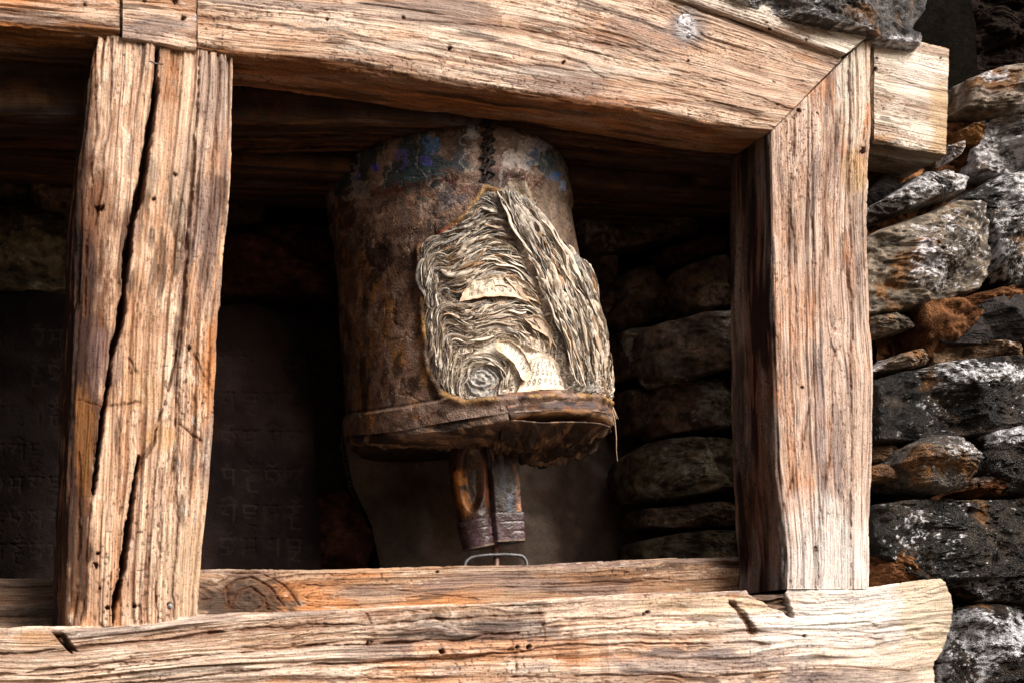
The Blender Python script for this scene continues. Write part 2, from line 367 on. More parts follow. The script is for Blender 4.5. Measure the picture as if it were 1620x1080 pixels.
beam('moulding', [(960, -62), (1100, -26), (1190, 0), (1378, 52)], [(960, -32), (1090, 2), (1200, 40), (1336, 87)], .03, FR,
     dict(seed=160, per=14, mottle=.3, ring=40, depth=.001, hew=.0015, pale=(.82, .74, .64), tan=(.60, .47, .36), tanamt=.4, chips=.3, orange=-.2, grey=-.25, dark=-.35, flake=.3,
          holes=[(1205, 5, 3), (1214, 36, 3), (1250, 30, 2.5), (1217, 47, 4), (1275, 62, 3), (1180, 18, 2.5)],
          blobs=[(1215, 50, 100, 8, (.3, .17, .1), .6)]), Y=-.012, r=.006, dv=.0012, label='whitish strip of moulding on top of the lintel')
beam('post', [(1219, 209), (1221, 300), (1222, 450), (1226, 600), (1231, 750), (1244, 890), (1241, 931)],
     [(1377, 54), (1379, 200), (1375, 260), (1373, 330), (1377, 400), (1379, 520), (1383, 560), (1384, 700), (1381, 931)], .125, FR,
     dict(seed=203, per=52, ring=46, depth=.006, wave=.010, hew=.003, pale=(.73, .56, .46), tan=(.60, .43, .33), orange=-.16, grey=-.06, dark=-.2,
          knots=[(1323, 541, .016)], kl=2.6,
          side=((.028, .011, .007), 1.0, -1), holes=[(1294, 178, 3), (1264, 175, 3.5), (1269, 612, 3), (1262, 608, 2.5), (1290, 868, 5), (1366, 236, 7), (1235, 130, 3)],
          cracks=[([(1344, 80), (1343, 200), (1344, 330), (1345, 480), (1348, 640), (1346, 780), (1344, 925)], 2.0, .006),
                  ([(1256, 175), (1254, 330), (1256, 450), (1262, 600)], 1.3, .005), ([(1284, 150), (1281, 300), (1290, 480)], 1.3, .004),
                  ([(1310, 110), (1318, 200), (1305, 330), (1300, 470)], 1.0, .003), ([(1232, 820), (1262, 740), (1278, 660), (1290, 580)], 1.4, .005),
                  ([(1292, 925), (1297, 820), (1310, 730), (1320, 640)], 1.3, .004), ([(1268, 925), (1275, 840)], .8, .003)],
          blobs=[(1310, 890, 95, 120, (.86, .81, .76), .9), (1290, 560, 60, 200, (.66, .48, .39), .35), (1350, 140, 28, 110, (.74, .66, .55), .8),
                 (1360, 370, 14, 130, (.27, .20, .16), .6), (1295, 640, 12, 140, (.19, .16, .17), .55), (1325, 720, 10, 90, (.12, .10, .11), .6), (1360, 600, 18, 160, (.62, .47, .38), .5),
                 (1355, 270, 25, 40, (.55, .36, .17), .6)]),
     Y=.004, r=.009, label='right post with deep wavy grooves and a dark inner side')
beam('post', [(147, 51), (134, 200), (121, 350), (114, 500), (108, 650), (103, 800), (98, 990)],
     [(374, 87), (372, 200), (363, 330), (352, 450), (346, 560), (339, 680), (331, 800), (322, 900), (317, 990)], .115, FR,
     dict(seed=307, per=44, mottle=1.3, ring=40, depth=.006, wave=.012, hew=.004, pale=(.74, .53, .385), tan=(.50, .25, .12), orange=.20, grey=.02, dark=-.12, chips=1.2,
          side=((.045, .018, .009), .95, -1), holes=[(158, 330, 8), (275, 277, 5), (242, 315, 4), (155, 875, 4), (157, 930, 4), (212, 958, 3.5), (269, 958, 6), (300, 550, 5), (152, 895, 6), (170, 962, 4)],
          cracks=[([(251, 62), (248, 120), (236, 200), (222, 290), (208, 360), (197, 440), (186, 520), (172, 600), (160, 680), (146, 780)], 6.2, .06),
                  ([(218, 720), (208, 800), (196, 880), (184, 945), (180, 992)], 6.0, .05), ([(316, 78), (310, 170), (303, 300), (292, 430), (280, 560), (262, 640), (240, 700), (217, 735)], 2.6, .012),
                  ([(292, 470), (280, 620), (275, 740)], 1.6, .005), ([(146, 60), (150, 200), (140, 330), (132, 500)], 2, .005), ([(176, 60), (170, 200), (152, 360)], 2.2, .006),
                  ([(127, 700), (125, 860), (118, 990)], 2.2, .006), ([(150, 700), (138, 860), (130, 980)], 1.3, .005), ([(235, 800), (222, 985)], 1.0, .004),
                  ([(258, 740), (246, 985)], .9, .003), ([(282, 760), (272, 985)], 1.3, .004), ([(310, 560), (334, 610)], 1.6, .004), ([(283, 672), (318, 695)], 2.0, .005),
                  ([(205, 565), (216, 590)], 1.6, .003), ([(165, 638), (222, 636)], 1.5, .003), ([(348, 100), (340, 300), (322, 480)], 1.2, .004), ([(120, 630), (160, 640)], 1.2, .003)],
          blobs=[(138, 480, 42, 230, (.12, .045, .020), .85), (124, 520, 32, 300, (.03, .012, .008), .95), (140, 420, 18, 60, (.035, .016, .012), .8), (150, 560, 14, 70, (.09, .05, .045), .8), (118, 790, 30, 230, (.03, .013, .008), .95), (134, 700, 16, 100, (.30, .12, .03), .5), (158, 335, 40, 60, (.16, .07, .035), .7), (170, 570, 30, 60, (.20, .12, .10), .6),
                 (230, 620, 30, 40, (.48, .28, .13), .5), (255, 690, 30, 25, (.52, .28, .10), .6), (330, 350, 22, 160, (.30, .22, .19), .4), (270, 240, 50, 110, (.64, .48, .36), .5),
                 (300, 900, 50, 90, (.62, .45, .30), .45)]),
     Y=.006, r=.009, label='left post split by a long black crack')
def sill_end(u, v):
    return (ss(.93, 1, u))*0.035*(np.sin(np.clip(v*1.7+.05, 0, 1)*math.pi)**.7)
beam('sill', [(-140, 992), (80, 993), (200, 985), (320, 973), (540, 962), (727, 950), (873, 945), (1080, 935), (1240, 930), (1380, 930), (1440, 919), (1484, 917)],
     [(-140, 1190), (80, 1190), (700, 1175), (1240, 1165), (1380, 1160), (1440, 1155), (1478, 1150)], .16, FR,
     dict(seed=411, notches=[([(1172, 925), (1243, 925), (1258, 976), (1228, 962), (1200, 946)], .016, (.07, .035, .02)), ([(84, 996), (100, 1000), (124, 1030), (108, 1028)], .014, (.08, .05, .03)), ([(1152, 945), (1180, 962), (1196, 1004), (1184, 998)], .006, (.12, .075, .045))], per=36, ring=42, depth=.006, wave=.018, hew=.004, pale=(.76, .60, .48), tan=(.60, .42, .30), orange=-.05, grey=-.02, dark=-.08, chips=1.4, flake=1.2,
          knots=[(700, 968, .014)],
          holes=[(585, 1015, 6), (838, 1022, 5), (820, 1022, 3), (1485, 905, 3), (700, 1030, 5), (1275, 1005, 3), (1025, 967, 4), (1018, 972, 3)],
          cracks=[([(-60, 1042), (100, 1026), (250, 1010), (420, 992), (600, 985), (760, 975), (860, 968)], 2.0, .006),
                  ([(-60, 1075), (120, 1054), (300, 1040), (540, 1020), (740, 1010), (820, 1000)], 2.4, .007),
                  ([(100, 1092), (300, 1072), (520, 1050), (740, 1040), (900, 1020), (1060, 1015), (1220, 1018)], 1.8, .006),
                  ([(800, 1072), (960, 1066), (1100, 1070), (1220, 1062)], 1.8, .006), ([(1280, 1050), (1350, 1052), (1440, 1060)], 1.2, .003),
                  ([(80, 994), (92, 1010), (116, 1032)], 4, .010), ([(584, 970), (601, 1008)], 1.5, .005), ([(820, 1022), (822, 1056)], 1.4, .004),
                  ([(852, 955), (865, 1000)], 1.3, .004), ([(1160, 950), (1178, 975), (1192, 1000)], 3, .006), ([(1000, 1004), (1200, 998), (1400, 1010)], 1.0, .003),
                  ([(330, 1000), (560, 990), (700, 1000)], 1.1, .003)],
          blobs=[(1350, 970, 190, 70, (.86, .81, .76), .9), (1470, 960, 50, 110, (.52, .40, .25), .7), (1420, 1060, 110, 60, (.66, .55, .45), .5),
                 (760, 1000, 160, 22, (.09, .07, .07), .55), (1100, 1045, 150, 24, (.16, .13, .13), .6), (600, 1025, 60, 20, (.12, .09, .09), .5), (1330, 1075, 110, 16, (.10, .08, .085), .6),
                 (1130, 955, 120, 18, (.58, .40, .22), .5), (720, 960, 60, 10, (.30, .16, .07), .6), (60, 1010, 50, 14, (.45, .24, .10), .6), (900, 968, 220, 14, (.60, .44, .33), .5)]),
     Y=0, r=.008, end=sill_end, label='thick sill with long dark cracks, bleached at its right end')
beam('rear_rail', [(-140, 908), (80, 912), (320, 897), (500, 897), (610, 894), (740, 890), (833, 891), (950, 888), (1050, 882), (1260, 877)],
     [(-140, 1040), (320, 1030), (700, 1010), (1260, 1000)], .10, FR,
     dict(seed=509, per=40, ring=60, depth=.0035, wave=.008, pale=(.44, .30, .20), tan=(.28, .175, .115), grey=.12, orange=.02, dark=-.08,
          knots=[(392, 945, .030)], kl=2.2, holes=[(693, 903, 3)],
          blobs=[(388, 948, 78, 46, (.05, .034, .026), .92), (40, 950, 80, 50, (.05, .035, .028), .75), (700, 900, 260, 6, (.55, .40, .28), .5)],
          cracks=[([(480, 925), (620, 932), (760, 945)], .9, .003), ([(860, 925), (1000, 918), (1150, 915)], .8, .003), ([(356, 925), (362, 965)], 1.4, .004),
                  ([(350, 935), (372, 915), (400, 912), (430, 928), (450, 960)], 1.8, .005), ([(366, 962), (376, 935), (400, 928), (420, 945), (428, 970)], 1.5, .005),
                  ([(340, 925), (370, 903), (410, 902), (452, 925), (475, 958)], 1.4, .004)]),
     Y=.128, r=.008, label='brown inner rail behind the sill with a swirling knot')
beam('beam_end', [(1383, 53), (1440, 60), (1502, 74)], [(1383, 225), (1440, 236), (1497, 247)], .13, FR,
     dict(seed=613, per=12, mottle=.3, ring=40, depth=.0012, hew=.001, pale=(.74, .65, .54), tan=(.64, .51, .39), tanamt=.5, orange=-.22, grey=-.3, dark=-.35, chips=.3, flake=.2,
          side=((.12, .07, .035), .85, 1), holes=[(1488, 92, 2.5), (1385, 110, 4), (1387, 92, 4)],
          cracks=[([(1383, 112), (1440, 130), (1502, 148)], .9, .003), ([(1386, 98), (1500, 128)], .5, .001), ([(1384, 142), (1500, 172)], .5, .001), ([(1385, 195), (1440, 197)], .7, .001)],
          blobs=[(1490, 190, 22, 70, (.48, .30, .13), .7), (1450, 115, 40, 30, (.80, .74, .68), .6), (1395, 218, 40, 8, (.35, .16, .06), .7)]),
     Y=.012, r=.006, label='squared pale beam end sticking out past the right post')
# silvery knot face and nails
def lathe(name, c, axis, prof, n, mat, parent, color, rough=.5, noise=0.0, seed=0, facet=None):
    ax = np.array(axis, float); ax /= np.linalg.norm(ax)
    e1 = np.cross(ax, [0, 0, 1]) if abs(ax[2]) < .9 else np.cross(ax, [1, 0, 0]); e1 /= np.linalg.norm(e1); e2 = np.cross(ax, e1)
    th = np.linspace(0, 2*math.pi, n, endpoint=False)
    V = []
    for (z, r_) in prof:
        V.append(np.array(c)+ax*z+r_*(np.cos(th)[:, None]*e1+np.sin(th)[:, None]*e2))
    V = np.vstack(V)
    if noise: V = V+noise*np.stack([fb3(V[:, 0]*60, V[:, 1]*60, V[:, 2]*60, seed+k*9, 3) for k in range(3)], -1)
    col = np.ones((len(V), 4)); col[:, :3] = np.array(color)*(1+.3*fb3(V[:, 0]*80, V[:, 1]*80, V[:, 2]*80, seed+40, 3))[:, None]; col[:, 3] = rough
    F = gridfaces(len(prof), n, wrap=True)
    return mesh(name, V, F, mat, parent, col, V[:, :2])
kc = P(1088, 42, .0045)
kv = lathe('knot', kc, (0, -1, 0), [(-.006, .027), (-.002, .0255), (-.0005, .020), (-.0015, .016), (0, .012), (-.0005, .007), (.0005, .0001)], 64, M_LACQ, FR, (.17, .16, .175), .3, .006, 5)
kv['label'] = 'silvery oval knot face on the lintel'
for (nx, ny, nr, yy) in ((269, 958, .0035, -.004),):
    c = P(nx, ny, .006)
    lathe('nail', c, (0, -1, 0), [(-.01, nr*.5), (-.001, nr*.5), (-.001, nr), (.001, nr*.9), (.0022, .0001)], 14, M_METAL, FR, (.25, .23, .22), .35)
def tube(pts, rad, n=8):
    pts = np.array(pts, float); k = len(pts); rad = np.broadcast_to(rad, (k,))
    T = np.gradient(pts, axis=0); T /= np.linalg.norm(T, axis=1)[:, None]+1e-12
    ref = np.array([0, 0, 1.]) if abs(T[:, 2]).mean() < .8 else np.array([1., 0, 0])
    e1 = np.cross(T, ref); e1 /= np.linalg.norm(e1, axis=1)[:, None]+1e-12; e2 = np.cross(T, e1)
    th = np.linspace(0, 2*math.pi, n, endpoint=False)
    V = pts[:, None]+rad[:, None, None]*(np.cos(th)[None, :, None]*e1[:, None]+np.sin(th)[None, :, None]*e2[:, None])
    return V.reshape(-1, 3), gridfaces(k, n, wrap=True)
def joint_tubes(name, items, mat, parent, color, rough=.6, n=8):
    Vs, Fs, o = [], [], 0
    for pts, rad in items:
        V, F = tube(pts, rad, n); Vs.append(V); Fs.append(F+o); o += len(V)
        k = len(pts)
        Fs.append(np.array([[o-len(V)+0, o-len(V)+i+1, o-len(V)+i+2, o-len(V)+i+2] for i in range(n-2)])[:, :3]); Fs.append(np.array([[o-n, o-n+i+2, o-n+i+1] for i in range(n-2)]))
    V = np.vstack(Vs); quads = np.vstack([f for f in Fs if f.shape[1] == 4]); tris = np.vstack([f for f in Fs if f.shape[1] == 3])
    col = np.ones((len(V), 4)); col[:, :3] = np.array(color)*(1+.35*fb3(V[:, 0]*90, V[:, 1]*90, V[:, 2]*90, 4, 3))[:, None]; col[:, 3] = rough
    return mesh(name, V, [quads, tris], mat, parent, col, V[:, :2])
joint_tubes('wire_staple', [([P(237, 97, -.004), P(246, 101, -.007), P(258, 102, -.004)], .0011)], M_METAL, FR, (.07, .045, .04))

# ================================================================== stones
def hullsmooth(poly, n, k=2):
    p = np.array(poly, float); p = np.vstack([p, p[:1]]); d = np.r_[0, np.cumsum(np.linalg.norm(np.diff(p, axis=0), axis=1))]
    t = np.linspace(0, d[-1], n, endpoint=False); r = np.stack([np.interp(t, d, p[:, 0]), np.interp(t, d, p[:, 1])], 1)
    for _ in range(k): r = (np.roll(r, 1, 0)+r*2+np.roll(r, -1, 0))/4
    return r
def stone(name, poly, Y, D, parent, mat, cfn, seed, bulge=.012, rough=.5, nr=46, na=150, edge=.012, amp=.004, tilt=(0, 0), label=None, sm=3):
    """an irregular stone whose face follows a traced outline on the plane y=Y and whose body runs back D metres"""
    bulge *= .45; edge *= .55
    o2 = hullsmooth(poly, na, sm); c2 = o2.mean(0)
    O = np.array([P(x, y, Y) for x, y in o2]); C = P(c2[0], c2[1], Y)
    R = O-C; size = np.linalg.norm(R, axis=1).mean()
    V = []
    th = np.linspace(0, 2*math.pi, na, endpoint=False)
    for i in range(nr):                                           # face
        f = 1-(1-i/(nr-1)); f = f
        V.append(C+R*f)
    V = np.array(V)                                               # nr,na,3
    f = np.linspace(0, 1, nr)[:, None]*np.ones((1, na))
    e = np.clip((1-f)*size/edge, 0, 1); dep = edge*(1-np.sqrt(1-(1-e)**2))
    V[..., 1] += dep
    x = V[..., 0]; z = V[..., 2]
    # cleft, faceted face: a few random planes
    fac = 0
    rs = np.random.RandomState(seed)
    pl = []
    for k in range(9):
        a_ = rs.rand()*6.28; q = rs.rand()*.75*size; sl = .3+1.1*rs.rand()
        pl.append(sl*((x-C[0])*math.cos(a_)+(z-C[2])*math.sin(a_)-q))
    fac = np.maximum(0, np.max(pl, 0))*.8
    V[..., 1] += np.minimum(fac, .04) - bulge*(1-f**2.5)+tilt[0]*(x-C[0])+tilt[1]*(z-C[2])
    # strata: broken cleavage steps
    q_ = fb(x*11, z*30, seed+14, 4)*3.2; fq = q_-np.floor(q_); V[..., 1] += .0045*(np.floor(q_)+ss(.75, 1, fq))*min(1, amp/.005)
    V[..., 1] += -amp*fb(x*16, z*22, seed, 5, .55)-amp*.5*np.abs(fb(x*30, z*55, seed+3, 4, .6))-amp*.25*fb(x*120, z*160, seed+6, 3, .6)
    back = []
    nb_ = max(8, int(D/.006))
    last = V[-1]
    for j in range(1, nb_+1):
        t = j/nb_; ring = C+(last-C)*(1+0.05*math.sin(t*3)-.12*t*t); ring[:, 1] = last[:, 1]+D*t
        dr = (last-C)*np.array([1, 0, 1]); dr /= np.linalg.norm(dr, axis=1)[:, None]+1e-9
        ring = ring+dr*(.6*amp*(fb(th*6/6.28*3+j*.03, ring[:, 1]*60, seed+9, 4)))[:, None]
        back.append(ring)
    V = np.concatenate([V, np.array(back)], 0)
    n = V.shape[0]; px, py = proj(V)
    col = cfn(V, px, py, seed)
    if col.shape[-1] == 3: col = np.concatenate([col, np.full(col.shape[:-1]+(1,), rough)], -1)
    Vf = V.reshape(-1, 3); F = [gridfaces(n, na, wrap=True)[:, ::-1]]
    lastring = np.arange(na)+(n-1)*na
    Vf = np.vstack([Vf, [C+np.array([0, D, 0])]]); cf = np.vstack([col.reshape(-1, 4), col.reshape(-1, 4)[-1:]])
    F.append(np.stack([lastring, np.full(na, len(Vf)-1), np.roll(lastring, -1)], -1))
    o = mesh(name, Vf, F, mat, parent, cf)
    if label: o['label'] = label
    return o
def stonecol(base, second, white=0.0, wthr=.1, brown=0.0, seed2=0, wscale=1., rgh=.5, wcol=(.62, .60, .62), zones=()):
    def f(V, px, py, seed, zones=zones):
        x, y, z = V[..., 0], V[..., 1], V[..., 2]
        col = np.empty(x.shape+(3,)); col[:] = base
        col = mixc(col, second, ss(-.4, .5, fb3(x*18, y*18, z*26, seed+50, 5)))
        col = mixc(col, np.array(base)*.3, ss(.1, .55, fb3(x*45, y*45, z*80, seed+60, 4))*.8)
        if brown: col = mixc(col, (.20, .095, .035), ss(.1, .5, fb3(x*14, y*14, z*14, seed+70, 4)+brown-.3))
        rg = rgh+.15*fb3(x*30, y*30, z*30, seed+75, 3)
        if white:
            V0 = V
            reg = ss(wthr-.25, wthr+.35, fb3(x*8*wscale, y*8, z*8*wscale, seed+80+seed2, 3)+white-.4)
            spk = 0 if True else ss(.0, .28, fb3(x*150, y*150, z*170, seed+90, 3, .8)+.35*fb3(x*22, y*22, z*34, seed+91, 4))*ss(.0, .2, .25+fb3(x*420, y*420, z*420, seed+92, 1))
            for (zx, zy, zr, zq, za_) in zones:
                reg = np.maximum(reg*(.35 if za_ > 0 else 1), za_*(1-ss(.5, 1.15, np.hypot((px-zx)/zr, (py-zy)/zq)+.3*fb(px*.03, py*.03, seed+95, 3))))
            nh = fb3(x*130, y*130, z*160, seed+90, 4, .8)+.25*fb3(x*24, y*24, z*40, seed+91, 3)
            wm = ss(.0, .16, nh+1.05*reg-.78); col = mixc(col, wcol, wm*.92); rg = rg+.2*wm
        return np.concatenate([col, rg[..., None]], -1)
    return f
WL = empty('stone_wall', P(1500, 1000, .1), 'dry stone wall of dark wet stones and brown clay right of the frame and around the niche', 'wall')
greyw = stonecol((.10, .085, .075), (.22, .18, .15), white=.9, wthr=.0)
tanst = stonecol((.20, .15, .11), (.33, .26, .20), white=.45, brown=.15)
bigw = stonecol((.10, .08, .06), (.24, .19, .14), white=.45, wthr=.12, brown=.06, rgh=.5, wcol=(.66, .63, .65), zones=[(1530, 385, 92, 100, 1.5), (1470, 425, 42, 50, .9)])
blk = stonecol((.013, .009, .006), (.042, .028, .018), white=.62, wthr=.2, brown=.12, rgh=.26, wcol=(.66, .64, .64))
blk2 = stonecol((.011, .007, .005), (.034, .023, .016), white=.58, wthr=.2, brown=.10, rgh=.26, wscale=1.6, wcol=(.62, .61, .63))
darkp = stonecol((.022, .017, .016), (.038, .03, .027), rgh=.5)
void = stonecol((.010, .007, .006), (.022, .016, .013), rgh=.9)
M_VOID = mat_attr('shade_black_stone', 60, 60, 0.5, 0.004, spec=0.0, fine=460, space='obj')  # near-black and glossless: shade of the deep cavity painted into these stones
brn = stonecol((.14, .075, .04), (.24, .15, .09), white=.25, brown=.2, rgh=.6)
st = [
 ('stone', [(1562, 108), (1600, 96), (1690, 90), (1700, 170), (1625, 172), (1588, 168), (1551, 158)], .0, .15, M_STONE, tanst, .03, .01),
 ('stone', [(1572, 180), (1600, 163), (1700, 172), (1700, 268), (1600, 262), (1570, 256), (1566, 222)], .02, .15, M_STONE, greyw, .012, .01),
 ('stone', [(1388, 322), (1440, 292), (1475, 266), (1530, 253), (1562, 268), (1550, 290), (1490, 308), (1430, 330)], .03, .14, M_GLOSS, blk, .012, .02),
 ('stone', [(1377, 372), (1440, 344), (1500, 322), (1550, 300), (1582, 310), (1592, 360), (1592, 410), (1578, 446), (1520, 466), (1467, 476), (1440, 484), (1377, 489)], .01, .16, M_STONE, bigw, .02, .02),
 ('stone', [(1560, 298), (1600, 270), (1700, 245), (1700, 440), (1630, 444), (1600, 415), (1596, 350), (1588, 310)], .015, .15, M_GLOSS, blk, .02, .02),
 ('stone', [(1508, 512), (1520, 494), (1560, 472), (1620, 457), (1700, 450), (1700, 536), (1600, 535), (1516, 531)], -.005, .16, M_STONE, darkp, .004, .006),
 ('stone', [(1376, 496), (1430, 491), (1462, 496), (1466, 511), (1420, 522), (1376, 524)], .04, .12, M_STONE, bigw, .008, .012),
 ('stone', [(1402, 579), (1436, 556), (1470, 547), (1492, 557), (1482, 571), (1440, 579)], .04, .12, M_STONE, tanst, .01, .006),
 ('stone', [(1490, 536), (1560, 538), (1700, 540), (1700, 566), (1560, 572), (1500, 566)], .03, .12, M_STONE, brn, .01, .008),
 ('stone', [(1411, 592), (1450, 581), (1560, 564), (1700, 546), (1700, 676), (1600, 676), (1500, 688), (1417, 689)], .0, .16, M_GLOSS, stonecol((.010, .008, .007), (.05, .035, .025), white=.5, wthr=.2, brown=.1, rgh=.26, wscale=1.6, wcol=(.72, .71, .73), zones=[(1485, 640, 38, 62, .85), (1560, 590, 95, 24, .8)]), .012, .012),
 ('stone', [(1447, 728), (1462, 700), (1500, 683), (1550, 682), (1579, 704), (1576, 740), (1552, 768), (1506, 776), (1466, 764)], -.01, .13, M_GLOSS, stonecol((.10, .08, .07), (.2, .17, .14), white=.7, wthr=.0, brown=.1, rgh=.26, wscale=1.5, wcol=(.7, .68, .68), zones=[(1480, 730, 40, 40, .75), (1530, 700, 45, 25, .7)]), .03, .035),
 ('stone', [(1596, 674), (1700, 668), (1700, 776), (1608, 776), (1588, 740)], .0, .15, M_GLOSS, blk2, .02, .02),
 ('stone', [(1376, 736), (1425, 732), (1448, 744), (1440, 757), (1376, 760)], .05, .10, M_STONE, brn, .008, .008),
 ('stone', [(1376, 700), (1430, 704), (1446, 722), (1400, 728), (1376, 728)], .07, .10, M_STONE, brn, .008, .008),
 ('stone', [(1408, 846), (1414, 792), (1470, 784), (1560, 785), (1700, 782), (1700, 906), (1600, 911), (1490, 915), (1466, 900), (1430, 876)], -.015, .16, M_GLOSS, stonecol((.010, .008, .007), (.04, .03, .022), white=.5, wthr=.22, brown=.10, rgh=.26, wcol=(.72, .71, .72), zones=[(1505, 850, 42, 85, .95), (1440, 850, 34, 55, .65)]), .01, .012),
 ('stone', [(1556, 912), (1600, 906), (1700, 905), (1700, 948), (1590, 950), (1558, 936)], .02, .14, M_GLOSS, blk2, .012, .01),
 ('stone', [(1528, 1150), (1533, 1040), (1545, 985), (1566, 955), (1620, 952), (1700, 956), (1700, 1150)], .02, .16, M_GLOSS, blk2, .03, .03),
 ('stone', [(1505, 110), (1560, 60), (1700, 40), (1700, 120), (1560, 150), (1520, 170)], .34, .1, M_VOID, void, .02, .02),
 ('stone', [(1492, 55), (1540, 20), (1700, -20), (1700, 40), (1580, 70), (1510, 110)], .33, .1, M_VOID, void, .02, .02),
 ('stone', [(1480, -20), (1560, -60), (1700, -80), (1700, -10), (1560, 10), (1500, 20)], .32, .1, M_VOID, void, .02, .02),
 ('stone', [(1505, 230), (1520, 225), (1528, 238), (1512, 252), (1500, 256), (1494, 246)], .02, .04, M_STONE, brn, .008, .006),
 ('stone', [(1530, 200), (1552, 190), (1566, 205), (1556, 222), (1534, 220)], .04, .05, M_CLAY, brn, .008, .006),
 ('stone', [(1376, 300), (1400, 275), (1440, 262), (1432, 290), (1400, 320), (1376, 340)], .09, .1, M_STONE, darkp, .01, .01),
 ('stone', [(1376, 610), (1405, 600), (1410, 690), (1376, 695)], .09, .1, M_STONE, darkp, .01, .01),
]
for i, (nm, poly, Y, D, mt, cf, bu, ed) in enumerate(st):
    stone(nm, poly, Y, D, WL, mt, cf, 900+i*17, bulge=bu, edge=ed, amp=.006 if mt is not M_STONE or cf is not darkp else .002, nr=74, na=270)
# clay bed behind and between the stones
def sheet(name, x0, x1, z0, z1, Yfn, n1, n2_, parent, mat, colfn, kind=None, label=None):
    xs = np.linspace(x0, x1, n1); zs = np.linspace(z0, z1, n2_); X, Z = np.meshgrid(xs, zs, indexing='ij')
    Y = Yfn(X, Z); V = np.stack([X, Y, Z], -1); px, py = proj(V)
    o = mesh(name, V.reshape(-1, 3), gridfaces(n1, n2_), mat, parent, colfn(V, px, py).reshape(-1, 4))
    if kind: o['kind'] = kind
    if label: o['label'] = label
    return o
def claycol(V, px, py):
    x, y, z = V[..., 0], V[..., 1], V[..., 2]
    col = np.empty(x.shape+(3,)); col[:] = (.13, .060, .028)
    col = mixc(col, (.32, .15, .065), ss(-.2, .6, fb(x*25, z*25, 31, 4)))
    col = mixc(col, (.03, .016, .01), ss(.1, .5, fb(x*60, z*60, 32, 4)))
    col = mixc(col, (.02, .012, .01), 1-ss(-.0, .3, fb(x*5, z*5, 33, 2)+.35)); col = mixc(col, (.003, .002, .002), 1-ss(120, 175, py+20*fb(px*.02, py*.02, 34, 3)))  # top of the bed painted near-black as the shade of the cavity
    return np.concatenate([col, np.full(x.shape+(1,), .7)], -1)
xr = P(1381, 500, .1)[0]; 
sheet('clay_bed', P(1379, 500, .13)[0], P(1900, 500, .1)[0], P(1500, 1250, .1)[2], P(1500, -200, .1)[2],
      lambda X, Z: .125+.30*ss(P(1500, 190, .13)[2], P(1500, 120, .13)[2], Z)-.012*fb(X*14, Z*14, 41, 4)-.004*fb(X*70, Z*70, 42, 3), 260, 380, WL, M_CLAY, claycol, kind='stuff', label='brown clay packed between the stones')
def claylump(poly, Y, seed, bulge=.012):
    cf = lambda V, px, py, s_: claycol(V, px, py)
    return stone('clay_fill', poly, Y, .10, WL, M_CLAY, stonecol((.07, .030, .015), (.17, .078, .036), white=.3, wthr=.25, rgh=.35, wcol=(.5, .38, .28)), seed, bulge=bulge, edge=.015, amp=.010, nr=50, na=140)
claylump([(1464, 470), (1500, 474), (1530, 470), (1640, 438), (1700, 436), (1700, 456), (1610, 462), (1550, 480), (1512, 506), (1505, 540), (1496, 562), (1476, 560), (1470, 520)], .035, 71)
claylump([(1376, 855), (1410, 848), (1440, 880), (1470, 905), (1480, 922), (1376, 935)], .04, 72)
claylump([(1500, 180), (1545, 165), (1570, 190), (1568, 240), (1585, 262), (1540, 262), (1505, 262)], .07, 73)
claylump([(1555, 770), (1570, 750), (1582, 740), (1600, 760), (1610, 782), (1560, 784)], .03, 74, .006)

# overhanging slab above the frame
TS = stone('roof_slate', [(1110, -60), (1178, -16), (1215, -2), (1270, 18), (1340, 34), (1400, 44), (1440, 52), (1480, 56), (1486, 36), (1475, 24), (1488, 0), (1500, -70)], -.05, .2, None, M_GLOSS,
      stonecol((.055, .048, .046), (.15, .13, .12), white=.35, wthr=.15, brown=.12, rgh=.36), 333, bulge=.01, edge=.012, amp=.008, nr=60, na=260)
tag(TS, 'dark grey slate with a ragged brown lower edge resting above the lintel at top right', 'slate')

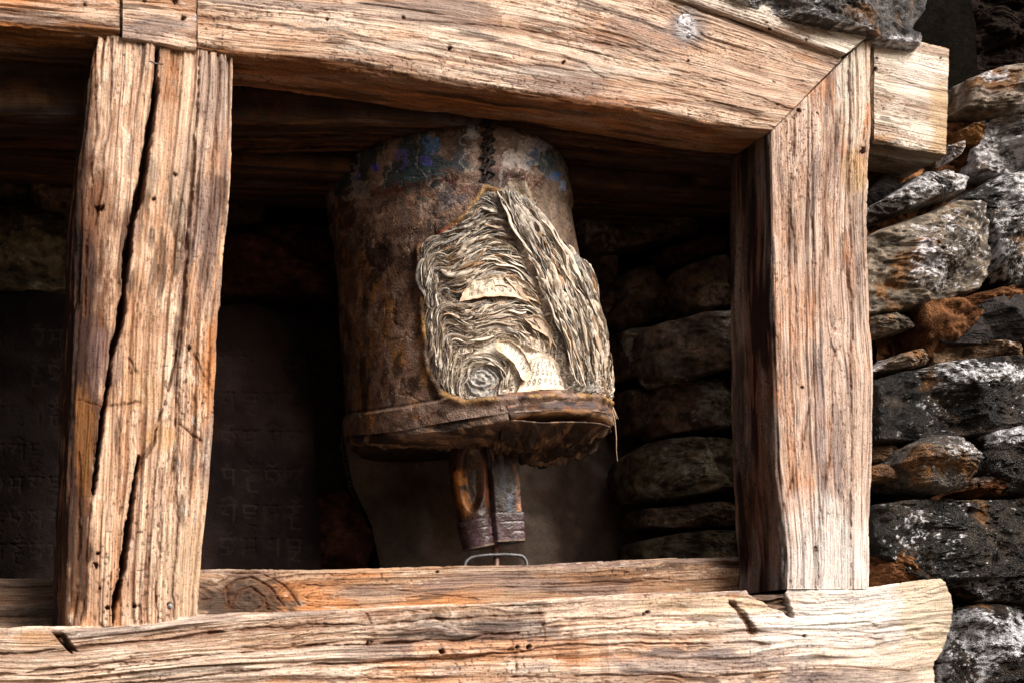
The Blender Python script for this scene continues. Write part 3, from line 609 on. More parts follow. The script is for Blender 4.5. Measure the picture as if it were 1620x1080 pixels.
# ================================================================== niche interior
dim = stonecol((.09, .053, .034), (.19, .115, .075), white=.25, wthr=.25, rgh=.75, wcol=(.3, .26, .2))
dimg = stonecol((.08, .058, .034), (.19, .14, .085), white=.15, wthr=.25, rgh=.75, wcol=(.3, .27, .2))
red = stonecol((.06, .02, .012), (.09, .032, .02), rgh=.7)
ins = [
 ([(1058, 503), (1120, 490), (1200, 486), (1210, 560), (1150, 578), (1095, 592), (1070, 585), (1062, 545)], .30, stonecol((.16, .11, .08), (.28, .20, .15), white=.5, wthr=.2, rgh=.7, wcol=(.5, .45, .4))),
 ([(1085, 420), (1130, 404), (1200, 398), (1205, 470), (1150, 478), (1105, 486), (1090, 460)], .36, dim),
 ([(1002, 425), (1050, 408), (1070, 440), (1066, 495), (1020, 505), (1000, 480)], .42, dim),
 ([(1064, 600), (1110, 596), (1200, 590), (1210, 660), (1150, 672), (1080, 680), (1062, 650)], .36, dim),
 ([(990, 520), (1050, 510), (1056, 580), (1000, 590)], .45, dim),
 ([(1000, 612), (1056, 604), (1060, 672), (1010, 680)], .45, dim),
 ([(1015, 715), (1060, 690), (1150, 685), (1210, 690), (1210, 760), (1100, 782), (1030, 784)], .36, dimg),
 ([(1035, 800), (1110, 793), (1210, 790), (1210, 825), (1100, 832), (1040, 830)], .38, dim),
 ([(1040, 850), (1100, 838), (1210, 835), (1210, 890), (1100, 892), (1044, 882)], .37, dimg),
 ([(1060, 385), (1110, 372), (1210, 365), (1210, 395), (1120, 402), (1070, 412)], .40, red),
 ([(930, 330), (1010, 315), (1100, 300), (1210, 290), (1210, 360), (1060, 372), (960, 390)], .46, dim),
 ([(900, 400), (990, 395), (995, 500), (900, 500)], .5, dim),
 ([(-60, 312), (30, 312), (112, 330), (130, 440), (60, 456), (-60, 456)], .44, dimg),
 ([(50, 240), (112, 232), (135, 260), (130, 322), (70, 322), (50, 290)], .44, dim),
 ([(-60, 215), (40, 222), (46, 300), (-60, 305)], .46, dim),
 ([(120, 250), (420, 250), (430, 340), (130, 345)], .52, dim),
 ([(360, 350), (460, 345), (545, 350), (550, 455), (440, 462), (355, 455)], .52, red),
 ([(500, 780), (560, 770), (600, 850), (590, 905), (500, 900)], .50, red),
 ([(140, 350), (350, 350), (350, 460), (140, 460)], .52, dim),
]
for i, (poly, Y, cf) in enumerate(ins):
    stone('stone', poly, Y, .12, WL, M_STONE, cf, 1300+i*13, bulge=.008, edge=.011, amp=.006, nr=34, na=110)
# back, side, top and floor of the niche
def boxpart(name, x0, x1, y0, y1, z0, z1, parent, color, amp=.006, n=40, mat=None, kind=None, label=None, seed=1):
    """six noisy faces of a rough block"""
    Vs, Fs, o = [], [], 0
    lo = np.array([x0, y0, z0]); hi = np.array([x1, y1, z1])
    for axis in range(3):
        for sd in (0, 1):
            u = np.linspace(0, 1, n); U, W_ = np.meshgrid(u, u, indexing='ij')
            p = np.zeros((n, n, 3)); a, b = [k for k in range(3) if k != axis]
            p[..., a] = U; p[..., b] = W_; p[..., axis] = sd
            Vv = (lo+p*(hi-lo)).reshape(-1, 3); f = gridfaces(n, n, o)
            if (sd == 1) == (axis != 1): f = f
            else: f = f[:, ::-1]
            Vs.append(Vv); Fs.append(f); o += n*n
    V = np.vstack(Vs); q = V*1.0
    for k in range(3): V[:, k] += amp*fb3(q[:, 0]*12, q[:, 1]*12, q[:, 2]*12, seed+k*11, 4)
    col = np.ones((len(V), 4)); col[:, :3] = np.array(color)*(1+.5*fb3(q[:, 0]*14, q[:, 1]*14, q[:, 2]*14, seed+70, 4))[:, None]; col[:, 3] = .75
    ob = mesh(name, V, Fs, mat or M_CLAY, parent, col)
    if kind: ob['kind'] = kind
    if label: ob['label'] = label
    return ob
xL = P(-400, 500, .3)[0]; xR = P(1300, 500, .3)[0]; zB = P(700, 1120, .3)[2]; zT = P(700, -150, .3)[2]
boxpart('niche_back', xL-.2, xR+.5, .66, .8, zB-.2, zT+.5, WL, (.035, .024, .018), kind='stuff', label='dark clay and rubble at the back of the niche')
boxpart('niche_side', xR+.12, xR+.4, .16, .66, zB-.2, zT+.5, WL, (.006, .005, .004), label='dark right side of the niche')  # near-black base colour stands in for shade in the upper corner cavity
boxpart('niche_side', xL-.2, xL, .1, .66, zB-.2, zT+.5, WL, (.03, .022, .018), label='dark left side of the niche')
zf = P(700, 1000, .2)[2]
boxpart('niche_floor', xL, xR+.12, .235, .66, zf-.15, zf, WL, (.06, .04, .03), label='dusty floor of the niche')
# planks over the niche
CE = empty('plank_ceiling', P(700, 100, .4), 'dark planks roofing the niche behind the lintel', 'ceiling')
dk = dict(pale=(.010, .005, .0035), tan=(.007, .004, .003), orange=-.4, dark=.25, grey=-.4, flecks=0, flake=.2)  # near-black wood colour shared by all planks
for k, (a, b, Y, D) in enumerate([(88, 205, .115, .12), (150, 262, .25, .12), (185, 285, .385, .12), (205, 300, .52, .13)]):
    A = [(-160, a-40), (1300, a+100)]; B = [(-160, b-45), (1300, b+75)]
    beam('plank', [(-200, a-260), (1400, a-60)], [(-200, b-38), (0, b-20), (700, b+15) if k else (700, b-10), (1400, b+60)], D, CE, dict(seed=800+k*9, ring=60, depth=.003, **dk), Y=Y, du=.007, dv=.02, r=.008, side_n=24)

# leaning carved slates
def slate(poly, Y, tilt, seed, label, strokes=None, col0=(.035, .028, .027), lighter=None):
    c2 = np.mean(poly, 0)
    x0, y0 = np.min(poly, 0); x1, y1 = np.max(poly, 0)
    n1, n2_ = int((x1-x0)/1.4), int((y1-y0)/1.4)
    X, Yp = np.meshgrid(np.linspace(x0, x1, n1), np.linspace(y0, y1, n2_), indexing='ij')
    sdp = sdpoly(X, Yp, poly)
    # pull outside points onto the outline so that the sheet ends exactly there
    gx = np.gradient(sdp, axis=0)/((x1-x0)/(n1-1)); gy = np.gradient(sdp, axis=1)/((y1-y0)/(n2_-1))
    over = np.maximum(sdp, 0); gl = np.hypot(gx, gy)+1e-6
    X2 = X-over*gx/gl; Y2 = Yp-over*gy/gl
    keep = sdp < 2.5
    d = FWD*FPX+RGT*(X2[..., None]-810)-UPV*(Y2[..., None]-540)
    V = CAM+d*((Y-CAM[1])/d[..., 1])[..., None]
    zc = P(c2[0], y1, Y)[2]
    back = (V[..., 2]-zc)*tilt
    sc = 1+back/(Y-CAM[1])
    V = CAM+(V-CAM)*sc[..., None]
    x, z = V[..., 0], V[..., 2]
    rel = -.0022*fb(x*26, z*26, seed, 5)-.004*fb(x*4, z*4, seed+3, 2)
    col = np.empty(x.shape+(3,)); col[:] = col0
    col = mixc(col, np.array(col0)*1.8, ss(-.2, .6, fb(x*9, z*9, seed+5, 4))); col = mixc(col, (.07, .035, .025), ss(.2, .7, fb(x*7, z*7, seed+6, 4))*(.6 if col0[0] > .03 else .08))
    if strokes:
        for pts, wd in strokes:
            dd, _ = segd(X, Yp, pts); k = 1-ss(wd*.5, wd*1.2, dd)
            rel = rel+k*.0018*ss(-.5, .2, fb(x*30, z*30, seed+31, 3)); col = mixc(col, np.array(col0)*2.6, k*.55*ss(-.3, .4, fb(x*24, z*24, seed+32, 3)))
    scr = ss(.66, .8, n2(x*14+z*60, x*90, seed+8))*ss(0, .5, fb(x*5, z*5, seed+9, 2)); col = mixc(col, np.array(col0)*2.2, scr*.3)
    V[..., 1] += rel + .004*np.clip(1+sdp/8, 0, 1)**2
    col = np.concatenate([col, np.full(x.shape+(1,), .55)], -1)
    F = gridfaces(n1, n2_); kf = keep.ravel()[F].all(1); F = F[kf]
    # front sheet plus a back copy and the rim
    nV = n1*n2_; Vb = V.reshape(-1, 3)+np.array([0, .028, 0])
    e = np.concatenate([F[:, [0, 1]], F[:, [1, 2]], F[:, [2, 3]], F[:, [3, 0]]]); key = {}
    a, b = e.min(1).astype(np.int64), e.max(1).astype(np.int64); kk = a*nV+b; u, idx, cnt = np.unique(kk, return_index=True, return_counts=True)
    be = e[idx[cnt == 1]]; rim = np.stack([be[:, 0], be[:, 0]+nV, be[:, 1]+nV, be[:, 1]], -1)
    F2 = F[:, ::-1]+nV
    allF = np.vstack([F, F2, rim[:, ::-1]])
    used = np.unique(allF); mp = np.full(2*nV, -1); mp[used] = np.arange(len(used))
    VV = np.vstack([V.reshape(-1, 3), Vb])[used]; cc = np.vstack([col.reshape(-1, 4)]*2)[used]
    o = mesh('carved_slate', VV, mp[allF], M_SLATE, None, cc)
    return tag(o, label, 'slate')
# strokes of six carved syllables (om ma ni pad me hum), each in a unit box, y down
GL = [
 [[(0, .1), (.9, .1)], [(.1, .1), (.1, .5), (.5, .55), (.45, .85), (.1, .9)], [(.6, .1), (.9, .4), (.6, .9)], [(.2, -.25), (.45, -.1), (.7, -.25)]],
 [[(0, .1), (.9, .1)], [(.2, .1), (.2, .6), (.05, .8)], [(.2, .6), (.75, .6)], [(.75, .1), (.75, 1.0)]],
 [[(0, .1), (.9, .1)], [(.45, .1), (.15, .5), (.5, .55)], [(.8, .1), (.8, .95)], [(.1, -.2), (.5, -.35), (.9, -.1)]],
 [[(0, .1), (.9, .1)], [(.1, .1), (.1, .45), (.8, .45)], [(.8, .1), (.8, .7)], [(.2, .7), (.7, .7), (.3, 1.1), (.8, 1.2)]],
 [[(0, .1), (.9, .1)], [(.15, .1), (.2, .55), (.7, .55), (.7, .1)], [(.7, .5), (.7, .95)], [(.3, -.05), (.6, -.3)]],
 [[(0, .1), (.9, .1)], [(.15, .1), (.6, .35), (.15, .6), (.8, .7)], [(.3, .7), (.3, 1.2), (.8, 1.25)], [(.3, -.25), (.5, -.1), (.7, -.25)], [(.5, -.4), (.52, -.42)]],
]
def glyphrows(x0, x1, ys, h, wd, seed, slope=0.0):
    rs = random.Random(seed); res = []; k = rs.randrange(6)
    for y in ys:
        x = x0+rs.random()*6
        while x+h*.8 < x1:
            for st_ in GL[k % 6]:
                res.append(([(x+a*h*.72, y+b*h*.8+slope*(x-x0)) for a, b in st_], wd))
            x += h*.92; k += 1
    return res
slate([(318, 485), (400, 478), (470, 500), (488, 560), (497, 640), (500, 720), (505, 800), (512, 930), (300, 930)], .42, .12, 51,
      'carved slate with rows of raised script standing just right of the left post', glyphrows(345, 500, (560, 618, 678, 738, 795, 848), 38, 2.2, 5, .02), (.007, .0048, .0045))
slate([(-60, 462), (60, 458), (120, 470), (130, 930), (-60, 935)], .40, .12, 52,
      'dark slate covered in raised script in the opening left of the left post', glyphrows(-50, 112, (520, 575, 640, 700, 752, 806, 858), 34, 2.4, 9, 0), (.009, .0065, .006))
slate([(546, 700), (560, 560), (700, 500), (900, 520), (968, 590), (990, 640), (1014, 720), (1042, 820), (1054, 930), (610, 930), (588, 830), (560, 770)], .56, .08, 53,
      'broad smooth slate leaning behind the prayer wheel', None, (.11, .082, .066))

# ================================================================== prayer wheel
YD = .33
zdrop = 0
TOPc = P(703, 275, YD); BOTc = P(757, 668, YD)
# drum axis: through the two centres, top leaning a little away from the camera
AX = TOPc-BOTc; HT = np.linalg.norm(AX); AX /= HT
E1 = -(FWD-AX*(FWD@AX)); E1 = E1/np.linalg.norm(E1); E2 = np.cross(AX, E1); 
if E2@RGT < 0: E2 = -E2
def dist_at(Pt): return (Pt-CAM)@FWD
RT = 188/FPX*dist_at(TOPc)*.985; RB = 206/FPX*dist_at(BOTc)*.985
def Rz(z): return RB+(RT-RB)*np.clip(z/HT, -.2, 1.2)
def drum(th, z, r):
    return BOTc+AX*np.asarray(z)[..., None]+np.asarray(r)[..., None]*(np.cos(th)[..., None]*E1+np.sin(th)[..., None]*E2)
def todrum(px, py):
    """angle and height on the drum under a photo position"""
    best = None
    th = np.linspace(-1.75, 1.75, 240); z = np.linspace(-.1, HT+.08, 200)
    if not hasattr(todrum, 'g'):
        T, Z = np.meshgrid(th, z, indexing='ij'); V = drum(T, Z, Rz(Z)); todrum.g = (T, Z)+proj(V)+(((V-BOTc)@E1),)
        vis = ((CAM-V)*(np.cos(T)[..., None]*E1+np.sin(T)[..., None]*E2)).sum(-1) > 0; todrum.v = vis
    T, Z, gx, gy, _ = todrum.g
    d = (gx-px)**2+(gy-py)**2+1e5*(~todrum.v); q = np.argmin(d)
    return T.ravel()[q], Z.ravel()[q]
RM = (RT+RB)/2
def uvd(pts): return [(todrum(x, y)[0]*RM, todrum(x, y)[1]) for x, y in pts]
PW = empty('prayer_wheel', BOTc+np.array([0, 0, -.2]), 'old hide covered prayer wheel torn open to its layers of printed paper in the niche', 'prayer wheel')
HOLE = uvd([(768, 303), (806, 316), (838, 345), (866, 388), (900, 415)])+[(2.3*RM, todrum(900, 430)[1]), (2.3*RM, .004)] + uvd([(900, 624), (820, 627), (735, 633), (704, 618), (682, 582), (676, 500), (670, 430), (668, 397), (700, 374), (740, 346)])
# hide cover
nt_, nz_ = 620, 460
TH = np.linspace(-math.pi*.8, math.pi*.85, nt_); ZZ = np.linspace(0, 1, nz_)
T, Q = np.meshgrid(TH, ZZ, indexing='ij')
shoulder = .055
Zlow = -.030*ss(-1.5, -.35, T)*(1-ss(2.0, 2.4, T)); Z = Zlow+Q*(HT+.03-Zlow)
def hide_profile(Z):
    r = Rz(Z)
    t = np.clip((Z-(HT-.04))/.07, 0, 1); r = r-.035*t**2.4                        # rounded shoulder
    r = r+.006*ss(HT-.11, HT-.09, Z)-.004*ss(HT-.02, HT, Z)                      # band under the top
    r = r+.004*(1-ss(.0, .05, Z))                                               # flare at the foot
    return r
r = hide_profile(Z)
U = T*RM
rimb = 1-ss(.034, .041, Z-Zlow+.002*fb(U*9, U*0, 19, 3)); r = r+.006*rimb
r = r+.0045*fb(U*5, Z*5, 21, 3)+.0014*fb(U*30, Z*30, 22, 4)
cr = 1-np.abs(fb(U*22, Z*22, 23, 4)); r = r-.0012*ss(.85, 1, cr)
# flap on the right of the tear, curled outwards
flp = uvd([(818, 278), (836, 320), (858, 372), (886, 402), (906, 430)])
fd, ft = segd(U, Z, flp+[(flp[-1][0]+.05, flp[-1][1]-.03)])
r = r+.010*np.exp(-(fd/.010)**2)
sdh = sdpoly(U, Z+.006*0, HOLE)
lip = np.exp(-((sdh-.006)/.007)**2)
r = r+.006*lip*(1+.6*fb(U*40, Z*40, 24, 3))
r = r-ss(.0025, -.004, sdh)*.0 - (1-ss(-.006, .001, sdh+.002*fb(U*60, Z*60, 25, 3)))*.05
V = drum(T, Z, r)
px, py = proj(V)
c = np.empty(T.shape+(3,)); c[:] = (.125, .066, .040)
c = mixc(c, (.21, .125, .085), ss(-.3, .5, fb(U*14, Z*9, 61, 5)))
c = mixc(c, (.055, .027, .017), ss(.0, .5, fb(U*9, Z*9, 62, 5))*.8); c = mixc(c, (.27, .19, .145), ss(.0, .5, fb(U*30, Z*30, 60, 5, .7))*.35)
c = mixc(c, (.23, .105, .035), ss(.2, .55, fb(U*60, Z*22, 63, 5)-.25*np.abs(py-560)/200+.05)*(1-ss(660, 720, px))*.85)
c = mixc(c, (.03, .016, .010), ss(.25, .5, fb(U*45, Z*25, 64, 4))*.8)
c = mixc(c, (.22, .15, .115), ss(.0, .55, fb(U*16, Z*16, 65, 4))*ss(.0, .09, Z-(HT-.19))*.75)    # greyer upper part
band = ss(HT-.10, HT-.085, Z+.012*fb(U*14, Z*3, 66, 4))
tealm = ss(.10, .22, fb(U*15, Z*16, 67, 4, .6)+.02)*band
c = mixc(c, (.022, .034, .040), tealm*.9)
c = mixc(c, (.07, .016, .013), ss(.15, .4, fb(U*20, Z*40, 68, 4))*ss(HT-.15, HT-.12, Z)*(1-band)*.7)
# remaining flecks of paint on the band (place, size)
for (bx, by, rx, ry, cc_, am) in [(665, 248, 30, 40, (.025, .045, .05), .9), (683, 232, 14, 12, (.07, .16, .33), .8), (675, 255, 10, 8, (.07, .07, .30), .8), (594, 265, 7, 8, (.05, .035, .42), 1), (564, 278, 6, 6, (.05, .03, .30), .8),
     (637, 248, 10, 12, (.10, .08, .30), .6), (557, 255, 10, 13, (.004, .004, .005), .9), (568, 300, 12, 26, (.24, .20, .20), .6), (820, 250, 26, 20, (.42, .36, .33), .85), (850, 225, 22, 14, (.34, .30, .33), .7), (745, 210, 10, 8, (.35, .36, .38), .8),
     (846, 248, 9, 12, (.05, .10, .17), .85), (868, 262, 18, 16, (.05, .09, .11), .85), (877, 277, 9, 7, (.06, .17, .42), .9), (890, 290, 5, 10, (.25, .33, .55), .8), (600, 235, 10, 14, (.012, .02, .022), .8),
     (728, 240, 9, 25, (.03, .035, .045), .8), (713, 315, 26, 12, (.04, .037, .045), .7), (783, 285, 22, 14, (.035, .022, .016), .7), (598, 400, 26, 24, (.022, .012, .01), .8), (822, 320, 26, 30, (.27, .21, .15), .8), (870, 330, 26, 50, (.17, .12, .085), .75), (895, 380, 22, 60, (.15, .10, .07), .6)]:
    q = np.hypot((px-bx)/(rx*1.15), (py-by)/(ry*1.15))+.85*fb(px*.12, py*.12, int(bx), 4, .65)
    c = mixc(c, cc_, (1-ss(.75, .98, q))*am)
c = mixc(c, (.36, .30, .26), ss(.93, .985, 1-np.abs(fb(U*17, Z*17, 69, 5)))*ss(HT-.2, HT-.1, Z)*.55)  # pale cracks of ground coat
c = mixc(c, (.20, .135, .105), rimb*.7*ss(-.4, .3, fb(U*18, Z*40, 18, 4))); c = mixc(c, (.02, .012, .009), np.exp(-((Z-Zlow-.041)/.0025)**2)*.75)
c = mixc(c, (.34, .19, .06), np.exp(-((sdh-.004)/.005)**2)*ss(-.3, .3, fb(U*30, Z*30, 70, 3))*.8)
c = mixc(c, (.30, .06, .02), np.exp(-((sdh-.003)/.004)**2)*np.exp(-(((px-705)/24)**2+((py-368)/14)**2)))
c = mixc(c, (.02, .012, .008), ss(.72, .8, n2(U*240, Z*240, 71))*.5)
c = mixc(c, (.4, .33, .26), ss(.86, .93, n2(U*420, Z*420, 72))*.6)
rg = .52+.12*fb(U*12, Z*12, 73, 3)
hide = mesh('hide_cover', V.reshape(-1, 3), gridfaces(nt_, nz_), M_HIDE, PW, np.concatenate([c, rg[..., None]], -1).reshape(-1, 4))
hide['label'] = 'brown hide cover with flecks of blue paint on its top band'
# top disc closing the drum
zt = HT+.03; rt = float(hide_profile(np.array([zt]))[0])
lathe('top_disc', BOTc, AX, [(zt-.03, .01), (zt-.002, .02), (zt-.002, rt-.01), (zt-.006, rt+.001), (zt-.03, rt-.004)], 60, M_HIDE, PW, (.05, .03, .02), .7)
# lacing up the seam
s0 = todrum(771, 204); s1 = todrum(768, 292)
for k in range(13):
    f = k/12; th0 = s0[0]+(s1[0]-s0[0])*f; z0 = HT+.012-(HT+.012-s1[1])*f
    rr = float(hide_profile(np.array([z0]))[0])+.004
    pts = []
    for q in np.linspace(0, 1, 9):
        sg = 1 if k % 2 else -1
        pts.append(drum(np.array(th0+sg*(q-.5)*.105), np.array(z0+.010*(q-.5)), np.array(rr+.0035*math.sin(q*math.pi)-.002)))
    joint_tubes('stitch', [(pts, .0031)], M_HIDE, PW, (.016, .010, .008), .5, 7)
    if k % 2:
        pts = [drum(np.array(th0-.04+.08*q), np.array(z0-.016+.030*q), np.array(rr+.003*math.sin(q*math.pi))) for q in np.linspace(0, 1, 7)]
        joint_tubes('stitch', [(pts, .0026)], M_HIDE, PW, (.020, .013, .010), .5, 7)

# ---------------------------------------------------------------- paper layers
def tps_fit(g):
    X = np.array([p for pts, _ in g for p in pts]); y = np.array([v for pts, v in g for _ in pts])
    n = len(X); D = np.linalg.norm(X[:, None]-X[None], axis=2); K = np.where(D > 0, D*D*np.log(D+1e-12), 0)+np.eye(n)*2e-5
    Pm = np.c_[np.ones(n), X]; A = np.zeros((n+3, n+3)); A[:n, :n] = K; A[:n, n:] = Pm; A[n:, :n] = Pm.T
    w_ = np.linalg.solve(A, np.r_[y, 0, 0, 0]); return X, w_
def tps(m_, u, z):
    X, w_ = m_; sh = u.shape; u = u.ravel(); z = z.ravel(); res = np.zeros(len(u)); n = len(X)
    res = w_[n]+w_[n+1]*u+w_[n+2]*z
    for i in range(n):
        d2 = (u-X[i, 0])**2+(z-X[i, 1])**2; res += w_[i]*.5*d2*np.log(d2+1e-14)
    return res.reshape(sh)
GA = [([(765, 603)], 0), ([(738, 600), (745, 580), (765, 572), (785, 578), (795, 600), (790, 620)], 1.2),
      ([(715, 600), (722, 570), (745, 555), (790, 548), (815, 560), (827, 590), (824, 622)], 2.4),
      ([(702, 600), (706, 560), (740, 535), (790, 520), (832, 535), (848, 570), (854, 620)], 3.6),
      ([(694, 590), (697, 535), (730, 505), (790, 490), (842, 500), (872, 545), (882, 615)], 5),
      ([(688, 575), (690, 510), (715, 475), (770, 452), (832, 462), (874, 510), (898, 600)], 6.6),
      ([(683, 560), (684, 470), (712, 440), (770, 405), (822, 415), (862, 465)], 8.6),
      ([(679, 520), (680, 430), (712, 405), (770, 370), (817, 385)], 10.8),
      ([(674, 470), (676, 395), (722, 365), (770, 335), (802, 345)], 13), ([(670, 430), (680, 368), (740, 338), (768, 310), (788, 326)], 14.6)]
GB = [([(792, 318), (828, 400), (857, 480), (886, 560), (906, 620)], 0), ([(808, 322), (845, 395), (877, 480), (906, 560), (922, 618)], 3.2),
      ([(826, 326), (865, 396), (900, 480), (928, 560), (938, 615)], 6.4), ([(846, 340), (885, 400), (918, 478), (944, 555), (950, 610)], 9.6)]
MA = tps_fit([(uvd(p), v) for p, v in GA]); MB = tps_fit([(uvd(p), v) for p, v in GB])
OUTA = uvd([(768, 304), (800, 320), (832, 370), (866, 460), (895, 545), (916, 626), (820, 629), (735, 634), (703, 620), (681, 583), (675, 500), (669, 430), (667, 396), (700, 373), (740, 345)])
OUTB = uvd([(778, 308), (812, 312), (845, 340), (872, 384), (902, 412)])+[(2.0*RM, todrum(900, 430)[1]+.0), (2.0*RM, .010), (1.3*RM, .008)] + uvd([(925, 622), (902, 620), (885, 565), (856, 485), (826, 405), (792, 335)])
CREAM = np.array([.60, .505, .40]); PGREY = np.array([.33, .305, .275]); PBR = np.array([.30, .17, .085]); INK_GAP = np.array([.03, .028, .03])
def paper(model, OUT, u0, u1, z0, z1, nu, nv, N, base, amp, seed, warp=.35, extra=None, sink=.03, name='paper_stack', label=None, bulge=None):
    U, Z = np.meshgrid(np.linspace(u0, u1, nu), np.linspace(z0, z1, nv), indexing='ij')
    s = tps(model, U, Z)
    s = s+warp*1.3*fb(U*20, Z*20, seed, 3)+warp*.6*fb(U*70, Z*70, seed+2, 3)
    s = s+warp*2.2*(np.abs(fb(U*30, Z*30, seed+30, 3))-.2)*ss(-.5, .5, fb(U*9, Z*9, seed+31, 2))+warp*1.0*np.abs(fb(U*85, Z*85, seed+32, 2))
    flat = ss(.22, .36, fb(U*17, Z*24, seed+33, 3))
    q = s*N; i0 = np.floor(q); f = q-i0
    def lay(i): return fb3(U*26, Z*26, i*3.7, seed+5, 3)*.8+_h(i, i*0, i*0, seed+6)*.45
    l0 = lay(i0); l1 = lay(i0+1)
    hsh = (_h(i0, i0*0, i0*0, seed+8)+1)/2
    # each leaf tilts up to a free edge, then drops to the next; an open gap in places
    k = ss(.72, .98, f); hh = ((l0*(1-k)+l1*k)+.55*f*(1-k))*(1-.75*flat)+.35*flat
    gap = np.exp(-((f-.9)/.07)**2)*ss(-.2, .5, fb3(U*16, Z*16, i0*1.9, seed+9, 2)+.1)
    r = base+amp*hh-amp*.9*gap
    r = r+amp*.45*fb(U*26, Z*26, seed+11, 3)+.0006*fb(U*260, Z*260, seed+12, 2)
    gap = gap*(1-.8*flat); f = f*(1-.6*flat)
    if bulge is not None: r = r+bulge(U, Z)
    sd_ = sdpoly(U, Z, OUT)
    pr = todrum.g
    c = np.empty(U.shape+(3,)); c[:] = CREAM
    c = mixc(c, PGREY, ss(.35, .6, hsh+.35*fb3(U*12, Z*12, i0*2.3, seed+14, 3)))
    c = mixc(c, PBR*1.1, ss(.62, .9, (_h(i0, i0*0+3, i0*0, seed+15)+1)/2+.3*fb(U*20, Z*20, seed+16, 3))*.6)
    # printed characters: broken rows of dark marks running with each leaf
    tcoord = U*math.cos(.5)+Z*math.sin(.5)
    pr_ = ss(.1, .35, n2(U*520, Z*520, seed+18)+.25*n2(U*900, Z*900, seed+19))*ss(.35, .55, _h(i0, i0*0+7, i0*0, seed+20)*.5+.5+.4*fb(U*14, Z*14, seed+21, 2))
    c = mixc(c, INK_GAP*1.6, pr_*.72)
    c = mixc(c, PBR*.6, ss(.80, .92, f)*.6); c = mixc(c, INK_GAP*2, gap*.55)  # brown leaf edges; shade in the open gaps painted dark
    c = mixc(c, CREAM*1.12, np.exp(-((f-.68)/.08)**2)*.55)
    c = mixc(c, PGREY*.45, ss(.1, .6, fb(U*20, Z*20, seed+22, 4))*.55)
    c = mixc(c, PBR*.8, ss(.2, .6, fb(U*15, Z*15, seed+25, 4))*.45)
    if extra is not None: r, c = extra(U, Z, r, c)
    r = np.where(sd_ > 0, r-sd_*1.2, r); r = np.maximum(r, base-sink)
    keep = sd_ < .018
    V = drum(U/RM, Z, r)
    F = gridfaces(nu, nv); F = F[keep.ravel()[F].all(1)]
    used = np.unique(F); mp = np.full(nu*nv, -1); mp[used] = np.arange(len(used))
    c4 = np.concatenate([c, np.full(U.shape+(1,), .72)], -1).reshape(-1, 4)
    o = mesh(name, V.reshape(-1, 3)[used], mp[F], M_PAPER, PW, c4[used])
    o['kind'] = 'stuff'
    if label: o['label'] = label
    return o
SH = uvd([(728, 478), (745, 452), (775, 438), (800, 440), (812, 452), (826, 474), (800, 476), (765, 474)])
CORE = uvd([(765, 603)])[0]
LOW = uvd([(752, 556), (775, 538), (810, 536), (836, 552), (846, 556), (880, 575), (898, 618), (812, 626), (812, 600), (805, 575)])
def exA(U, Z, r, c):
    lowz = 1-ss(.10, .20, Z+.02*fb(U*20, Z*20, 87, 2)); c = mixc(c, CREAM*1.15, lowz*.45)
    d = np.hypot((U-CORE[0])*.85, Z-CORE[1])+.004*fb(U*60, Z*60, 90, 3)
    k = 1-ss(.024, .034, d)
    r = r*(1-k)+(RM+.004+.0030*fb(U*45, Z*45, 91, 4)-.10*d+.0014*np.sin(d*700+5*fb(U*40, Z*40, 94, 2)))*k
    g = ss(-.1, .25, fb(U*200, Z*200, 92, 4, .7)); c = mixc(c, PGREY*1.1, k); c = mixc(c, INK_GAP*3, k*g*.6); c = mixc(c, PBR*1.3, k*ss(.2, .5, fb(U*60, Z*60, 86, 3))*.4)
    k2 = 1-ss(-.004, .003, sdpoly(U, Z, LOW)+.002*fb(U*50, Z*50, 99, 3)); r = r*(1-k2)+(RM+.004+.003*fb(U*22, Z*22, 88, 3)+.0012*np.abs(fb(U*55, Z*30, 89, 3)))*k2; c = mixc(c, (.68, .60, .48), k2*.92*(.8+.2*fb(U*40, Z*40, 93, 3)))
    pr_ = ss(.35, .5, n2(U*480, Z*480, 95)); c = mixc(c, INK_GAP*2, k2*pr_*.6)
    r = r-k2*.004
    up = ss(.18, .30, Z+.02*fb(U*20, Z*20, 96, 2)); c = mixc(c, PGREY*.8, up*.45); fp = ss(.1, .35, n2(U*600, Z*600, 97)+.4*n2(U*1300, Z*1300, 98)); c = mixc(c, INK_GAP, fp*up*.55)
    # deep fold beside the right-hand bundle
    bd, _ = segd(U, Z, uvd([(800, 330), (835, 405), (862, 480), (890, 560), (908, 622)])); r = r-.016*np.exp(-(bd/.012)**2)
    hol, _ = segd(U, Z, uvd([(735, 468), (770, 446), (810, 448), (840, 500)])); r = r-.012*np.exp(-(hol/.018)**2)
    return r, c
za, zb = min(p[1] for p in OUTA)-.02, max(p[1] for p in OUTA)+.02; ua, ub = min(p[0] for p in OUTA)-.02, max(p[0] for p in OUTA)+.02
paper(MA, OUTA, ua, ub, za, zb, 520, 820, 7.5, RM+.002, .0048, 500, extra=exA, name='paper_stack', label='wavy grey and cream edges of printed paper layers')
za, zb = min(p[1] for p in OUTB)-.02, max(p[1] for p in OUTB)+.02; ua, ub = min(p[0] for p in OUTB)-.02, max(p[0] for p in OUTB)
def bulB(U, Z):
    f = np.clip((Z-za)/(zb-za), 0, 1)
    return .011*np.sin(np.clip(1-f, 0, 1)**.8*math.pi*.62)+.0*U
paper(MB, OUTB, ua, ub, za, zb, 420, 780, 6.2, RM+.004, .0062, 620, warp=.6, bulge=bulB, name='paper_bundle', label='twisted bundle of paper edges slanting down the right side')

